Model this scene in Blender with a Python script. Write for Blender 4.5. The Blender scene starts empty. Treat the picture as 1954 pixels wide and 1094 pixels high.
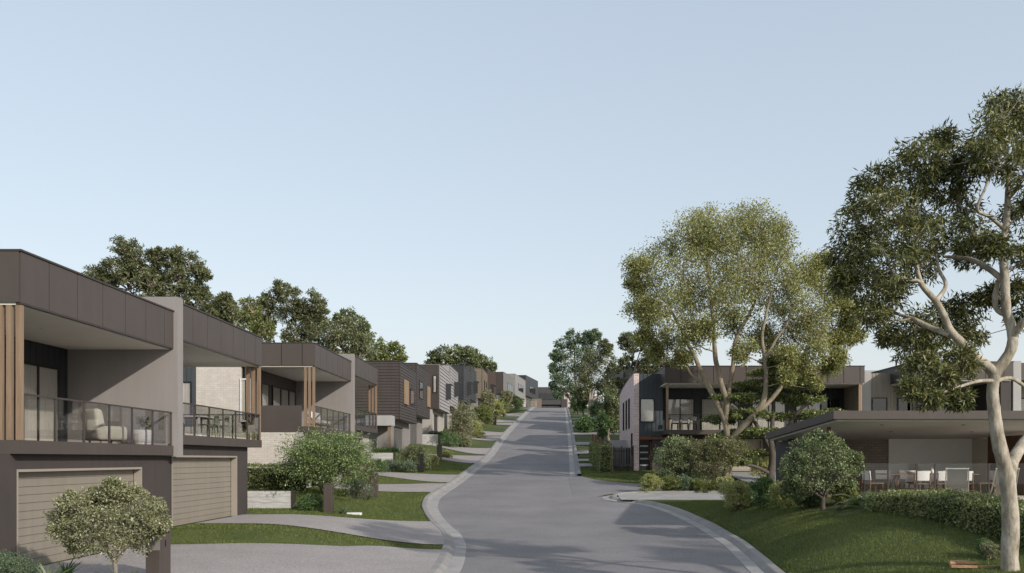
import bpy, math, random
import numpy as np
from mathutils import Vector, noise as mnoise
R = math.radians
sc = bpy.context.scene
COL = sc.collection
rnd = random.Random(7)
nr = np.random.default_rng(11)
F, CX, CY = 1700.0, 1040.0, 877.0
EXPO = 0.6
def PX(px, d): return (px - CX) * d / F
def PZ(py, d): return (CY - py) * d / F
# ------------------------------------------------------------------ materials
MATS = {}
def new_mat(name):
    m = bpy.data.materials.new(name); m.use_nodes = True
    nt = m.node_tree; nt.nodes.clear()
    out = nt.nodes.new('ShaderNodeOutputMaterial')
    return m, nt, out
def N(nt, t, **k):
    n = nt.nodes.new(t)
    for a, v in k.items():
        if a.startswith('_'): setattr(n, a[1:], v)
        else: n.inputs[a.replace('__', ' ')].default_value = v
    return n
def c4(c): return (c[0], c[1], c[2], 1)
def mul(c, f): return tuple(min(1, x * f) for x in c)
def mat(name, col, rough=.65, var=.10, scale=1.2, bump=0.0, bscale=40, spec=.35, metal=0, col2=None, stretch=None, fine=.0, fscale=120, streak=0, joint=0):
    if name in MATS: return MATS[name]
    m, nt, out = new_mat(name)
    p = N(nt, 'ShaderNodeBsdfPrincipled', Roughness=rough, Metallic=metal)
    p.inputs['Specular IOR Level'].default_value = spec
    g = nt.nodes.new('ShaderNodeNewGeometry')
    src = g.outputs['Position']
    if stretch:
        mp = nt.nodes.new('ShaderNodeMapping'); mp.inputs['Scale'].default_value = stretch
        nt.links.new(src, mp.inputs['Vector']); src = mp.outputs['Vector']
    n1 = N(nt, 'ShaderNodeTexNoise', Scale=scale, Detail=6, Roughness=.6); nt.links.new(src, n1.inputs['Vector'])
    r = nt.nodes.new('ShaderNodeValToRGB')
    a = col2 if col2 else mul(col, 1 - var)
    r.color_ramp.elements[0].color = c4(a); r.color_ramp.elements[0].position = .32
    r.color_ramp.elements[1].color = c4(mul(col, 1 + (var if not col2 else 0))); r.color_ramp.elements[1].position = .68
    nt.links.new(n1.outputs['Fac'], r.inputs['Fac'])
    cur = r.outputs['Color']
    if fine:
        n2 = N(nt, 'ShaderNodeTexNoise', Scale=fscale, Detail=3, Roughness=.7); nt.links.new(src, n2.inputs['Vector'])
        mr = N(nt, 'ShaderNodeMapRange'); mr.inputs['From Min'].default_value = .3; mr.inputs['From Max'].default_value = .7
        mr.inputs['To Min'].default_value = 1 - fine; mr.inputs['To Max'].default_value = 1 + fine
        nt.links.new(n2.outputs['Fac'], mr.inputs['Value'])
        mx = nt.nodes.new('ShaderNodeVectorMath'); mx.operation = 'SCALE'
        nt.links.new(cur, mx.inputs[0]); nt.links.new(mr.outputs['Result'], mx.inputs['Scale']); cur = mx.outputs['Vector']
    if streak:   # rain streaks running down walls
        mp2 = nt.nodes.new('ShaderNodeMapping'); mp2.inputs['Scale'].default_value = (3, 3, .25)
        nt.links.new(g.outputs['Position'], mp2.inputs['Vector'])
        n3 = N(nt, 'ShaderNodeTexNoise', Scale=1.5, Detail=5); nt.links.new(mp2.outputs['Vector'], n3.inputs['Vector'])
        mr = N(nt, 'ShaderNodeMapRange'); mr.inputs['From Min'].default_value = .35; mr.inputs['From Max'].default_value = .65
        mr.inputs['To Min'].default_value = 1 - streak; mr.inputs['To Max'].default_value = 1 + streak * .5
        nt.links.new(n3.outputs['Fac'], mr.inputs['Value'])
        mx = nt.nodes.new('ShaderNodeVectorMath'); mx.operation = 'SCALE'
        nt.links.new(cur, mx.inputs[0]); nt.links.new(mr.outputs['Result'], mx.inputs['Scale']); cur = mx.outputs['Vector']
    if joint:   # control joints every few metres along the street
        sp = nt.nodes.new('ShaderNodeSeparateXYZ'); nt.links.new(g.outputs['Position'], sp.inputs[0])
        dv = nt.nodes.new('ShaderNodeMath'); dv.operation = 'DIVIDE'; nt.links.new(sp.outputs[1], dv.inputs[0]); dv.inputs[1].default_value = joint
        fr = nt.nodes.new('ShaderNodeMath'); fr.operation = 'FRACT'; nt.links.new(dv.outputs[0], fr.inputs[0])
        lt = nt.nodes.new('ShaderNodeMath'); lt.operation = 'GREATER_THAN'; nt.links.new(fr.outputs[0], lt.inputs[0]); lt.inputs[1].default_value = .03/joint
        ml = nt.nodes.new('ShaderNodeMath'); ml.operation = 'MULTIPLY_ADD'; nt.links.new(lt.outputs[0], ml.inputs[0]); ml.inputs[1].default_value = .5; ml.inputs[2].default_value = .5
        vm = nt.nodes.new('ShaderNodeVectorMath'); vm.operation = 'SCALE'; nt.links.new(cur, vm.inputs[0]); nt.links.new(ml.outputs[0], vm.inputs['Scale']); cur = vm.outputs['Vector']
    nt.links.new(cur, p.inputs['Base Color'])
    if bump:
        nb = N(nt, 'ShaderNodeTexNoise', Scale=bscale, Detail=4); nt.links.new(src, nb.inputs['Vector'])
        b = N(nt, 'ShaderNodeBump', Strength=bump, Distance=.02); nt.links.new(nb.outputs['Fac'], b.inputs['Height'])
        nt.links.new(b.outputs['Normal'], p.inputs['Normal'])
    nt.links.new(p.outputs['BSDF'], out.inputs['Surface'])
    MATS[name] = m; return m
def leafmat(name, cols, trans=.35, gloss=.06):
    if name in MATS: return MATS[name]
    m, nt, out = new_mat(name)
    g = nt.nodes.new('ShaderNodeNewGeometry')
    r = nt.nodes.new('ShaderNodeValToRGB'); els = r.color_ramp.elements
    els[0].color = c4(cols[0]); els[1].color = c4(cols[-1])
    for i in range(1, len(cols) - 1):
        e = els.new(i / (len(cols) - 1)); e.color = c4(cols[i])
    nz = N(nt, 'ShaderNodeTexNoise', Scale=.9, Detail=2); nt.links.new(g.outputs['Position'], nz.inputs['Vector'])
    ad = nt.nodes.new('ShaderNodeMath'); ad.operation = 'MULTIPLY_ADD'
    nt.links.new(nz.outputs['Fac'], ad.inputs[0]); ad.inputs[1].default_value = .9; ad.inputs[2].default_value = -.45
    a2 = nt.nodes.new('ShaderNodeMath'); a2.operation = 'ADD'; a2.use_clamp = True
    nt.links.new(g.outputs['Random Per Island'], a2.inputs[0]); nt.links.new(ad.outputs[0], a2.inputs[1])
    nt.links.new(a2.outputs[0], r.inputs['Fac'])
    d = nt.nodes.new('ShaderNodeBsdfDiffuse'); t = nt.nodes.new('ShaderNodeBsdfTranslucent')
    gl = N(nt, 'ShaderNodeBsdfGlossy', Roughness=.45); gl.inputs['Color'].default_value = (.8, .85, .8, 1)
    nt.links.new(r.outputs['Color'], d.inputs['Color']); nt.links.new(r.outputs['Color'], t.inputs['Color'])
    mx = N(nt, 'ShaderNodeMixShader', Fac=trans); nt.links.new(d.outputs[0], mx.inputs[1]); nt.links.new(t.outputs[0], mx.inputs[2])
    m2 = N(nt, 'ShaderNodeMixShader', Fac=gloss); nt.links.new(mx.outputs[0], m2.inputs[1]); nt.links.new(gl.outputs[0], m2.inputs[2])
    nt.links.new(m2.outputs[0], out.inputs['Surface'])
    MATS[name] = m; return m
def glassmat(name, tint, gloss, rough=.02):
    if name in MATS: return MATS[name]
    m, nt, out = new_mat(name)
    t = nt.nodes.new('ShaderNodeBsdfTransparent'); t.inputs['Color'].default_value = c4(tint)
    gl = N(nt, 'ShaderNodeBsdfGlossy', Roughness=rough)
    lw = N(nt, 'ShaderNodeLayerWeight', Blend=.12)
    ma = nt.nodes.new('ShaderNodeMath'); ma.operation = 'MULTIPLY_ADD'; ma.use_clamp = True
    nt.links.new(lw.outputs['Fresnel'], ma.inputs[0]); ma.inputs[1].default_value = .45; ma.inputs[2].default_value = gloss
    mx = nt.nodes.new('ShaderNodeMixShader'); nt.links.new(ma.outputs[0], mx.inputs[0])
    nt.links.new(t.outputs[0], mx.inputs[1]); nt.links.new(gl.outputs[0], mx.inputs[2])
    nt.links.new(mx.outputs[0], out.inputs['Surface']); MATS[name] = m; return m
def brickmat(name, c1, c2, mortar, bw=.24, bh=.086, ms=.012, bumpd=.3):
    """works on walls along x or along y: horizontal coordinate = x + y"""
    if name in MATS: return MATS[name]
    m, nt, out = new_mat(name)
    g = nt.nodes.new('ShaderNodeNewGeometry'); s = nt.nodes.new('ShaderNodeSeparateXYZ'); nt.links.new(g.outputs['Position'], s.inputs[0])
    ad = nt.nodes.new('ShaderNodeMath'); ad.operation = 'ADD'; nt.links.new(s.outputs[0], ad.inputs[0]); nt.links.new(s.outputs[1], ad.inputs[1])
    cb = nt.nodes.new('ShaderNodeCombineXYZ'); nt.links.new(ad.outputs[0], cb.inputs[0]); nt.links.new(s.outputs[2], cb.inputs[1])
    b = nt.nodes.new('ShaderNodeTexBrick'); nt.links.new(cb.outputs[0], b.inputs['Vector'])
    b.inputs['Color1'].default_value = c4(c1); b.inputs['Color2'].default_value = c4(c2); b.inputs['Mortar'].default_value = c4(mortar)
    b.inputs['Scale'].default_value = 1; b.inputs['Brick Width'].default_value = bw; b.inputs['Row Height'].default_value = bh
    b.inputs['Mortar Size'].default_value = ms; b.inputs['Bias'].default_value = 0
    nz = N(nt, 'ShaderNodeTexNoise', Scale=3, Detail=5); nt.links.new(g.outputs['Position'], nz.inputs['Vector'])
    mr = N(nt, 'ShaderNodeMapRange'); mr.inputs['To Min'].default_value = .82; mr.inputs['To Max'].default_value = 1.15
    nt.links.new(nz.outputs['Fac'], mr.inputs['Value'])
    vm = nt.nodes.new('ShaderNodeVectorMath'); vm.operation = 'SCALE'; nt.links.new(b.outputs['Color'], vm.inputs[0]); nt.links.new(mr.outputs[0], vm.inputs['Scale'])
    p = N(nt, 'ShaderNodeBsdfPrincipled', Roughness=.8); nt.links.new(vm.outputs[0], p.inputs['Base Color'])
    bp = N(nt, 'ShaderNodeBump', Strength=bumpd, Distance=.01); bp.invert = True; nt.links.new(b.outputs['Fac'], bp.inputs['Height']); nt.links.new(bp.outputs[0], p.inputs['Normal'])
    nt.links.new(p.outputs[0], out.inputs[0]); MATS[name] = m; return m

M_BROWN = mat('bronze fascia panel', (.080, .065, .058), .5, .05, .8, streak=.05)
M_BROWND = mat('bronze flashing', (.05, .041, .037), .45)
M_DARKR = mat('dark render', (.062, .052, .049), .7, .06, .8, fine=.05, streak=.06)
M_CHAR = mat('charcoal cladding', (.034, .037, .042), .5, .1, .8)
M_CHAR2 = mat('slate vertical cladding', (.060, .070, .078), .5, .08, .8, streak=.06)
M_GREYR = mat('warm grey render', (.262, .243, .234), .85, .04, .7, fine=.05, fscale=60, streak=.04)
M_GREYL = mat('light grey render', (.40, .39, .375), .85, .05, .8, fine=.04, streak=.05)
M_CREAM = mat('cream soffit board', (.78, .74, .67), .8, .03)
M_CREAMW = mat('cream render', (.42, .39, .355), .8, .05, fine=.04, streak=.05)
M_DOOR = mat('garage door taupe', (.25, .222, .185), .55, .04, .9, streak=.05)
M_DOORJ = mat('garage jamb taupe', (.31, .275, .235), .55, .04)
M_DOORG = mat('garage door grey green', (.13, .125, .115), .55, .05)
M_DOORD = mat('garage door dark', (.055, .05, .048), .5, .05)
M_DOORC = mat('garage door cream', (.42, .375, .31), .55, .04)
M_TIMB = mat('oiled timber post', (.245, .172, .115), .6, .18, 2.5, stretch=(6, 6, .35), fine=.12, fscale=25)
M_TIMBL = mat('pale timber', (.30, .21, .135), .6, .15, 3, stretch=(6, 6, .5))
M_TIMBD = mat('walnut timber', (.17, .095, .06), .55, .18, 3)
M_RUST = mat('rust red timber', (.20, .085, .055), .65, .2, 3, stretch=(5, 5, .5))
M_TANC = mat('tan cladding', (.19, .155, .115), .65, .08, 1)
M_BRNC = mat('dark brown weatherboard', (.062, .050, .044), .6, .08, 1, streak=.08)
M_WHTC = mat('silver weatherboard', (.33, .31, .305), .65, .08, 1, streak=.08)
M_CHRC = mat('charcoal weatherboard', (.062, .061, .062), .6, .08, 1, streak=.08)
M_RSTC = mat('umber weatherboard', (.085, .060, .050), .6, .1, 1)
M_GRYP = mat('grey panel', (.175, .168, .163), .6, .06, 1, streak=.05)
M_LGRP = mat('pale grey panel', (.25, .237, .228), .6, .06, 1, streak=.05)
M_BLKP = mat('black panel', (.034, .036, .040), .5, .08, 1)
M_TANV = mat('taupe vertical cladding', (.30, .26, .215), .6, .10, 1.5, stretch=(3, 3, .3), streak=.05)
M_BLACK = mat('black metal', (.018, .017, .017), .4)
M_RAIL = mat('bronze rail', (.06, .05, .046), .4)
M_CURT = mat('linen curtain', (.62, .59, .55), .9, .10, 4, stretch=(6, 6, .1))
M_DINT = mat('dark room interior', (.07, .065, .06), .9)
M_WHITE = mat('white paint', (.74, .73, .71), .7, .04)
M_CONC = mat('concrete kerb', (.265, .253, .24), .9, .16, .9, bump=.25, bscale=60, fine=.14, joint=3.0)
M_CONCG = mat('concrete gutter', (.32, .308, .295), .85, .15, 1.1, bump=.2, bscale=60, fine=.14)
M_STONE = mat('board formed concrete', (.52, .51, .50), .85, .22, 2.2, bump=.35, bscale=14, stretch=(1, 1, 5), fine=.08)
M_ASPH = mat('asphalt', (.210, .199, .200), .9, .12, .45, bump=.5, bscale=90, fine=.22, fscale=17)
M_DRIVE = mat('exposed aggregate', (.33, .30, .288), .9, .07, .7, bump=.5, bscale=60, fine=.34, fscale=20)
M_ROOF = mat('pinkish roof sheet', (.48, .38, .35), .6)
M_ROOFG = mat('grey roof sheet', (.36, .34, .33), .6)
M_GRASS = mat('turf soil', (.088, .108, .032), .95, .28, .5, bump=.6, bscale=60, col2=(.050, .072, .020), fine=.3, fscale=30)
M_BOUC = mat('cream boucle fabric', (.70, .67, .58), .95, .05, 6, bump=.6, bscale=160)
M_FABW = mat('white fabric', (.72, .74, .78), .95, .06, 6)
M_FABG = mat('grey sling fabric', (.36, .35, .34), .9, .06, 6)
M_LOG = mat('split log timber', (.42, .25, .13), .8, .3, 6, bump=.6, bscale=40, stretch=(1, 6, 6))
M_BARK = mat('pale gum bark', (.52, .47, .39), .85, .16, 3.4, bump=1.0, bscale=9, col2=(.20, .165, .115), stretch=(1.6, 1.6, .7), fine=.12, fscale=18)
M_BARK2 = mat('tan gum bark', (.33, .28, .20), .85, .2, 2.2, bump=.7, bscale=18, col2=(.18, .15, .105), stretch=(1.5, 1.5, .6), fine=.12, fscale=18)
M_BARKD = mat('dark bark', (.10, .085, .072), .9, .2, 4, bump=.7, bscale=30)
M_BARKG = mat('grey bark', (.24, .215, .18), .9, .2, 4, bump=.7, bscale=30)
M_SOIL = mat('garden mulch', (.05, .038, .028), .95, .3, 6, bump=.9, bscale=60)
M_WBRICK = brickmat('white brick', (.60, .55, .49), (.54, .49, .44), (.47, .43, .39), .30, .10, .009)
M_PBRICK = brickmat('pink brick', (.50, .345, .325), (.66, .51, .48), (.74, .66, .64), .30, .11, .016, .4)
M_DBRICK = brickmat('grey brown brick', (.23, .19, .155), (.30, .25, .205), (.17, .145, .125), .30, .11, .012)
M_GLASS = glassmat('balustrade glass', (.95, .95, .94), .03)
M_WGLASS = glassmat('window glass', (.94, .94, .93), .08)
M_WGLASSD = glassmat('dark window glass', (.30, .32, .33), .09)
L_GUM = leafmat('dark gum leaves', [(0.047, 0.054, 0.016), (0.094, 0.107, 0.029), (0.155, 0.161, 0.048), (0.272, 0.259, 0.110)], .22, .04)
L_LIGHT = leafmat('olive gum leaves', [(0.139, 0.149, 0.041), (0.245, 0.253, 0.074), (0.370, 0.371, 0.132), (0.555, 0.546, 0.252)], .4, .04)
L_MID = leafmat('layered green leaves', [(0.078, 0.104, 0.027), (0.157, 0.191, 0.050), (0.270, 0.304, 0.093)], .3)
L_BACK = leafmat('grey green leaves', [(0.076, 0.085, 0.032), (0.151, 0.167, 0.067), (0.241, 0.254, 0.125)], .3)
L_BACKD = leafmat('deep green leaves', [(0.083, 0.105, 0.042), (0.166, 0.196, 0.078), (0.276, 0.308, 0.143)], .3)
L_BACKY = leafmat('yellow green leaves', [(0.104, 0.124, 0.029), (0.179, 0.206, 0.050), (0.275, 0.304, 0.096)], .35)
L_BLUE = leafmat('blue green leaves', [(0.072, 0.116, 0.064), (0.141, 0.198, 0.108), (0.233, 0.297, 0.173)], .3)
L_PALE = leafmat('pale variegated leaves', [(0.110, 0.120, 0.053), (0.202, 0.207, 0.098), (0.331, 0.331, 0.178), (0.442, 0.442, 0.272)], .3, .06)
L_BRIGHT = leafmat('bright green leaves', [(0.069, 0.120, 0.029), (0.127, 0.198, 0.050), (0.230, 0.300, 0.099), (0.414, 0.480, 0.220)], .35, .06)
L_SILV = leafmat('silver tipped leaves', [(0.054, 0.081, 0.028), (0.116, 0.153, 0.056), (0.232, 0.281, 0.123), (0.497, 0.548, 0.308)], .25, .04)
L_BRONZ = leafmat('bronze green leaves', [(0.057, 0.068, 0.024), (0.122, 0.133, 0.048), (0.215, 0.210, 0.084), (0.331, 0.323, 0.144)], .3)
L_YEL = leafmat('yellow shrub leaves', [(0.220, 0.253, 0.066), (0.396, 0.418, 0.143), (0.594, 0.572, 0.275)], .35)
L_GRN = leafmat('fresh green leaves', [(0.055, 0.109, 0.028), (0.105, 0.184, 0.050), (0.187, 0.287, 0.095)], .35)
L_HEDGE = leafmat('hedge leaves', [(0.061, 0.083, 0.025), (0.143, 0.175, 0.052), (0.264, 0.299, 0.104), (0.507, 0.515, 0.226)], .3, .06)
L_AGAV = leafmat('agave blades', [(.10, .135, .08), (.19, .22, .14), (.34, .36, .22)], .2, .1)
L_GRASS = leafmat('lawn blades', [(0.075, 0.105, 0.022), (0.133, 0.168, 0.036), (0.224, 0.249, 0.067)], .35, .03)
L_WHITE = leafmat('white petals', [(.7, .7, .68), (.75, .75, .72)], .3)
# ------------------------------------------------------------------ mesh helpers
def tag(o, label=None, cat=None, group=None, kind=None):
    if label: o['label'] = label
    if cat: o['category'] = cat
    if group: o['group'] = group
    if kind: o['kind'] = kind
    return o
def empty(name, loc, rz=0, label=None, cat=None, group=None):
    o = bpy.data.objects.new(name, None); COL.objects.link(o); o.location = loc; o.rotation_euler.z = rz
    o.empty_display_size = .2
    return tag(o, label, cat, group)
def FRONT(u, o, z): return (o, u, z)       # wall facing local +x, u runs along +y
def SIDE(u, o, z): return (u, -o, z)       # wall facing local -y, u runs along +x
def SELF(u, o, z): return (u, o, z)
class MB:
    def __init__(s, fn=SELF): s.v = []; s.f = []; s.fn = fn
    def add(s, vs, fs):
        b = len(s.v); s.v += [s.fn(*v) for v in vs]; s.f += [tuple(b + i for i in f) for f in fs]; return s
    def box(s, u0, u1, o0, o1, z0, z1):
        if u0 > u1: u0, u1 = u1, u0
        if o0 > o1: o0, o1 = o1, o0
        return s.add([(u0,o0,z0),(u1,o0,z0),(u1,o1,z0),(u0,o1,z0),(u0,o0,z1),(u1,o0,z1),(u1,o1,z1),(u0,o1,z1)],
              [(0,3,2,1),(4,5,6,7),(0,1,5,4),(1,2,6,5),(2,3,7,6),(3,0,4,7)])
    def bar(s, a, b, w, h=None):
        a = Vector(a); b = Vector(b); h = h or w; d = (b - a).normalized()
        up = Vector((0,0,1)) if abs(d.z) < .9 else Vector((0,1,0))
        x = d.cross(up).normalized() * w / 2; y = x.cross(d).normalized() * h / 2
        vs = [tuple(p + q) for p in (a, b) for q in (-x-y, x-y, x+y, -x+y)]
        return s.add(vs, [(0,3,2,1),(4,5,6,7),(0,1,5,4),(1,2,6,5),(2,3,7,6),(3,0,4,7)])
    def tube(s, pts, rad, n=6, cap=True):
        pts = [Vector(p) for p in pts]; b = len(s.v); m = len(pts)
        if not hasattr(rad, '__len__'): rad = [rad] * m
        t0 = (pts[1] - pts[0]).normalized(); ref = Vector((0,0,1)) if abs(t0.z) < .8 else Vector((1,0,0))
        x = t0.cross(ref).normalized()
        for i, p in enumerate(pts):
            t = (pts[min(i+1, m-1)] - pts[max(i-1, 0)])
            t = t.normalized() if t.length > 1e-9 else t0
            x = (x - t * x.dot(t)); x = x.normalized() if x.length > 1e-6 else t.orthogonal().normalized(); y = t.cross(x)
            for k in range(n):
                a = 2 * math.pi * k / n
                s.v.append(s.fn(*(p + (x * math.cos(a) + y * math.sin(a)) * rad[i])))
        for i in range(m - 1):
            for k in range(n):
                k2 = (k + 1) % n
                s.f.append((b+i*n+k, b+i*n+k2, b+(i+1)*n+k2, b+(i+1)*n+k))
        if cap:
            s.f.append(tuple(b + k for k in range(n - 1, -1, -1))); s.f.append(tuple(b + (m-1)*n + k for k in range(n)))
        return s
    def lathe(s, prof, c=(0,0,0), n=16):
        b = len(s.v); m = len(prof)
        for r, z in prof:
            for k in range(n):
                a = 2*math.pi*k/n; s.v.append(s.fn(c[0]+r*math.cos(a), c[1]+r*math.sin(a), c[2]+z))
        for i in range(m-1):
            for k in range(n): s.f.append((b+i*n+k, b+i*n+(k+1)%n, b+(i+1)*n+(k+1)%n, b+(i+1)*n+k))
        s.f.append(tuple(b+k for k in range(n-1,-1,-1))); s.f.append(tuple(b+(m-1)*n+k for k in range(n)))
        return s
    def lap(s, u0, u1, z0, z1, p=.25, o=0, t=.05):
        z = z0
        while z < z1 - .01:
            zt = min(z + p, z1)
            s.add([(u0,o+t,z),(u1,o+t,z),(u1,o+.002,zt),(u0,o+.002,zt)], [(0,1,2,3)])
            s.add([(u0,o,z),(u1,o,z),(u1,o+t,z),(u0,o+t,z)], [(0,1,2,3)])
            z = zt
        return s
    def ribs(s, u0, u1, z0, z1, p=.3, o=0, t=.02, w=.035):
        s.box(u0, u1, o - .02, o, z0, z1); u = u0 + w
        while u < u1 - w:
            s.box(u - w/2, u + w/2, o + .0005, o + t, z0 + .002, z1 - .002); u += p
        return s
    def panels(s, u0, u1, z0, z1, p=1.2, o=0, gap=.034, t=.03, first=None):
        u = u0; w = first or p
        while u < u1 - .05:
            ue = min(u + w, u1); s.box(u + (gap/2 if u > u0 else 0), ue - (gap/2 if ue < u1 else 0), o, o + t, z0, z1); u = ue; w = p
        return s
    def build(s, name, m, parent=None, smooth=False, bevel=0):
        me = bpy.data.meshes.new(name); me.from_pydata(s.v, [], s.f); me.update()
        me.materials.append(m)
        if smooth:
            for p in me.polygons: p.use_smooth = True
        o = bpy.data.objects.new(name, me); COL.objects.link(o)
        if parent is not None: o.parent = parent
        if bevel:
            b = o.modifiers.new('bevel', 'BEVEL'); b.width = bevel; b.segments = 3; b.limit_method = 'ANGLE'
        return o
def npmesh(name, V, nface, k, m, parent=None, smooth=False):
    """V: (n,3); faces are consecutive runs of k verts"""
    me = bpy.data.meshes.new(name)
    me.vertices.add(len(V)); me.vertices.foreach_set('co', np.asarray(V, dtype=np.float32).ravel())
    me.loops.add(nface * k); me.loops.foreach_set('vertex_index', np.arange(nface * k, dtype=np.int32))
    me.polygons.add(nface); me.polygons.foreach_set('loop_start', np.arange(0, nface * k, k, dtype=np.int32))
    me.update(); me.materials.append(m)
    o = bpy.data.objects.new(name, me); COL.objects.link(o)
    if parent is not None: o.parent = parent
    return o
def copy_tree(o, parent=None):
    c = o.copy(); COL.objects.link(c)
    if parent is not None: c.parent = parent
    for ch in list(o.children): copy_tree(ch, c)
    return c
def unit(a): return a / np.maximum(np.linalg.norm(a, axis=1, keepdims=True), 1e-9)
def leaf_verts(C, L, W, droop=0.0, outward=None, upw=0.0):
    n = len(C); d = nr.normal(size=(n, 3)); d = unit(d)
    if outward is not None: d = d + outward * .6
    d[:, 2] += upw - droop; d = unit(d)
    s = unit(np.cross(d, nr.normal(size=(n, 3))))
    l = (L * nr.uniform(.65, 1.25, n))[:, None]; w = (W * nr.uniform(.7, 1.2, n))[:, None]
    nrm = np.cross(d, s)
    V = np.empty((n, 4, 3))
    V[:, 0] = C; V[:, 1] = C + d * l * .5 + s * w * .5 + nrm * w * .15; V[:, 2] = C + d * l; V[:, 3] = C + d * l * .5 - s * w * .5 + nrm * w * .15
    return V.reshape(-1, 3)
# ------------------------------------------------------------------ terrain
def hermite(xs, ys):
    xs = np.array(xs, float); ys = np.array(ys, float)
    d = np.diff(ys) / np.diff(xs); t = np.zeros_like(ys); t[0] = d[0]; t[-1] = d[-1]
    for i in range(1, len(xs) - 1):
        if d[i-1] * d[i] > 0: t[i] = 2 * d[i-1] * d[i] / (d[i-1] + d[i])
    def f(x):
        x = np.asarray(x, float); xc = np.clip(x, xs[0], xs[-1])
        i = np.clip(np.searchsorted(xs, xc, side='right') - 1, 0, len(xs) - 2)
        h = xs[i+1] - xs[i]; u = (xc - xs[i]) / h
        return ((2*u**3 - 3*u**2 + 1) * ys[i] + (u**3 - 2*u**2 + u) * h * t[i] + (-2*u**3 + 3*u**2) * ys[i+1] + (u**3 - u**2) * h * t[i+1])
    return f
hr = hermite([-60, 0, 15, 23, 30, 36, 40, 44, 48, 51, 57, 63, 69, 76, 83, 96, 116, 140, 170, 200, 215, 240, 300, 500, 2500],
             [-3.4, -3.1, -3.02, -2.93, -2.8, -2.57, -2.33, -2.03, -1.73, -1.5, -1.08, -.68, -.28, .25, .93, 2.4, 4.7, 7.0, 9.5, 11.6, 12.15, 12.3, 11.0, 2.0, -6])
xl = hermite([-60, 0, 15, 22.9, 28.2, 32.3, 35, 39.2, 41.9, 45.3, 47.5, 51.3, 63.5, 96, 116, 160, 200, 212, 225, 240, 600],
             [-4.5, -2.6, -2.2, -2.22, -2.5, -3.05, -3.7, -4.6, -5.05, -5.28, -5.2, -4.95, -4.63, -4.1, -3.4, -2.5, -1.9, -1.2, .6, 4.5, 5])
xr = hermite([-60, 0, 15, 22.9, 26, 30.6, 34, 38.1, 42.2, 44.1, 55.5, 63.5, 92, 116, 160, 200, 212, 225, 240, 600],
             [3.2, 3.5, 4.6, 5.3, 5.6, 5.9, 5.9, 5.6, 4.7, 2.85, 1.58, 1.75, 2.38, 2.75, 3.6, 4.25, 5.2, 7.5, 11, 12])
KW = .74
ylist = [float(v) for v in np.concatenate([np.arange(-30, 18, 2.), np.arange(18, 60, .5), np.arange(60, 262, 2.)])]
left_curve = [(float(xl(y)), y) for y in ylist]
right_near = [(float(xr(y)), y) for y in ylist if y <= 41.5] + [(4.55, 42.4), (4.0, 43.1), (3.35, 43.7), (2.95, 44.3), (2.85, 45.0), (3.05, 45.8), (3.6, 46.5), (4.5, 46.95), (6, 47.2), (10, 47.4), (22, 47.6)]
right_far = [(1.6, 57.2)] + [(float(xr(y)), y) for y in ylist if y >= 58]
def offset(curve, o, side):
    out = []
    for i, p in enumerate(curve):
        a = Vector(curve[max(0, i-1)]); b = Vector(curve[min(len(curve)-1, i+1)]); t = (b - a).normalized()
        nrm = Vector((-t.y, t.x)) * side
        out.append((p[0] + nrm.x * o, p[1] + nrm.y * o))
    return out
lo = offset(left_curve, KW, 1); ro = offset([(float(xr(y)), y) for y in ylist if y <= 40], KW, -1)
_ly = np.array([p[1] for p in lo]); _lx = np.array([p[0] for p in lo]); _s = np.argsort(_ly)
def xlo(y): return np.interp(y, _ly[_s], _lx[_s])
_ry = np.array([p[1] for p in ro]); _rx = np.array([p[0] for p in ro]); _q = np.argsort(_ry)
def xro(y):
    y = np.asarray(y, float)
    return np.where(y < 40, np.interp(y, _ry[_q], _rx[_q]), xr(y) + KW)
STEPS = [(26.7, -2.41), (38.25, -2.08), (50.9, -1.36), (61.9, -.8), (75.9, .5), (86.4, 1.3), (97, 2.45), (107.5, 3.35), (118, 4.6), (128.5, 5.5), (139, 6.4), (157, 7.25), (180, 9.4), (198, 10.6), (1e9, 11.9)]
def sstep(t): t = np.clip(t, 0, 1); return t * t * (3 - 2 * t)
def lot(y):
    z = np.full_like(np.asarray(y, float), STEPS[0][1])
    for i in range(len(STEPS) - 1):
        z = z + (STEPS[i+1][1] - STEPS[i][1]) * sstep((y - STEPS[i][0] + .35) / .5)
    far = np.clip((np.asarray(y, float) - 215) / 80, 0, 1)
    return z * (1 - far) + hr(y) * far
def T(x, y):
    x = np.asarray(x, float); y = np.asarray(y, float); b = hr(y)
    dl = xlo(y) - x; dr = x - xro(y)
    L = b + .11 + sstep(dl / 6.0) * (lot(y) - b - .11)
    fade = 1 - sstep((y - 35) / 8)
    Rz = b + .11 + 1.75 * (1 - np.exp(-np.maximum(dr, 0) / 2.6)) * fade * (.38 + .62 * sstep((y-15)/11)) * sstep((y+5)/12)
    Rz = np.where((y > 22) & (y < 43), np.minimum(Rz, -1.42), Rz)
    Rz = np.where((y > 42.6) & (y < 46.4) & (x < 4.1), b + .0, Rz)
    Rz = np.where((y > 46.35) & (y < 57.5), b + .04, Rz)
    z = np.where(dl > 0, L, np.where(dr > 0, Rz, b - .12))
    return z
def Tz(x, y): return float(T(x, y))
def cells(lo_, hi_, *spec): return spec
gx = np.concatenate([[-900, -500, -250, -120, -70, -45, -32, -25, -20, -17], np.arange(-15, 14, .25), [14.5, 15.5, 17, 20, 25, 32, 45, 70, 120, 250, 500, 900]])
gy = np.concatenate([[-60, -40, -25, -10], np.arange(0, 14, 1.), np.arange(14, 66, .25), np.arange(66, 220, .6), [222, 226, 232, 240, 255, 280, 320, 400, 500, 700, 1000, 1500, 2500]])
GX, GY = np.meshgrid(gx, gy); GZ = T(GX, GY)
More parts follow.
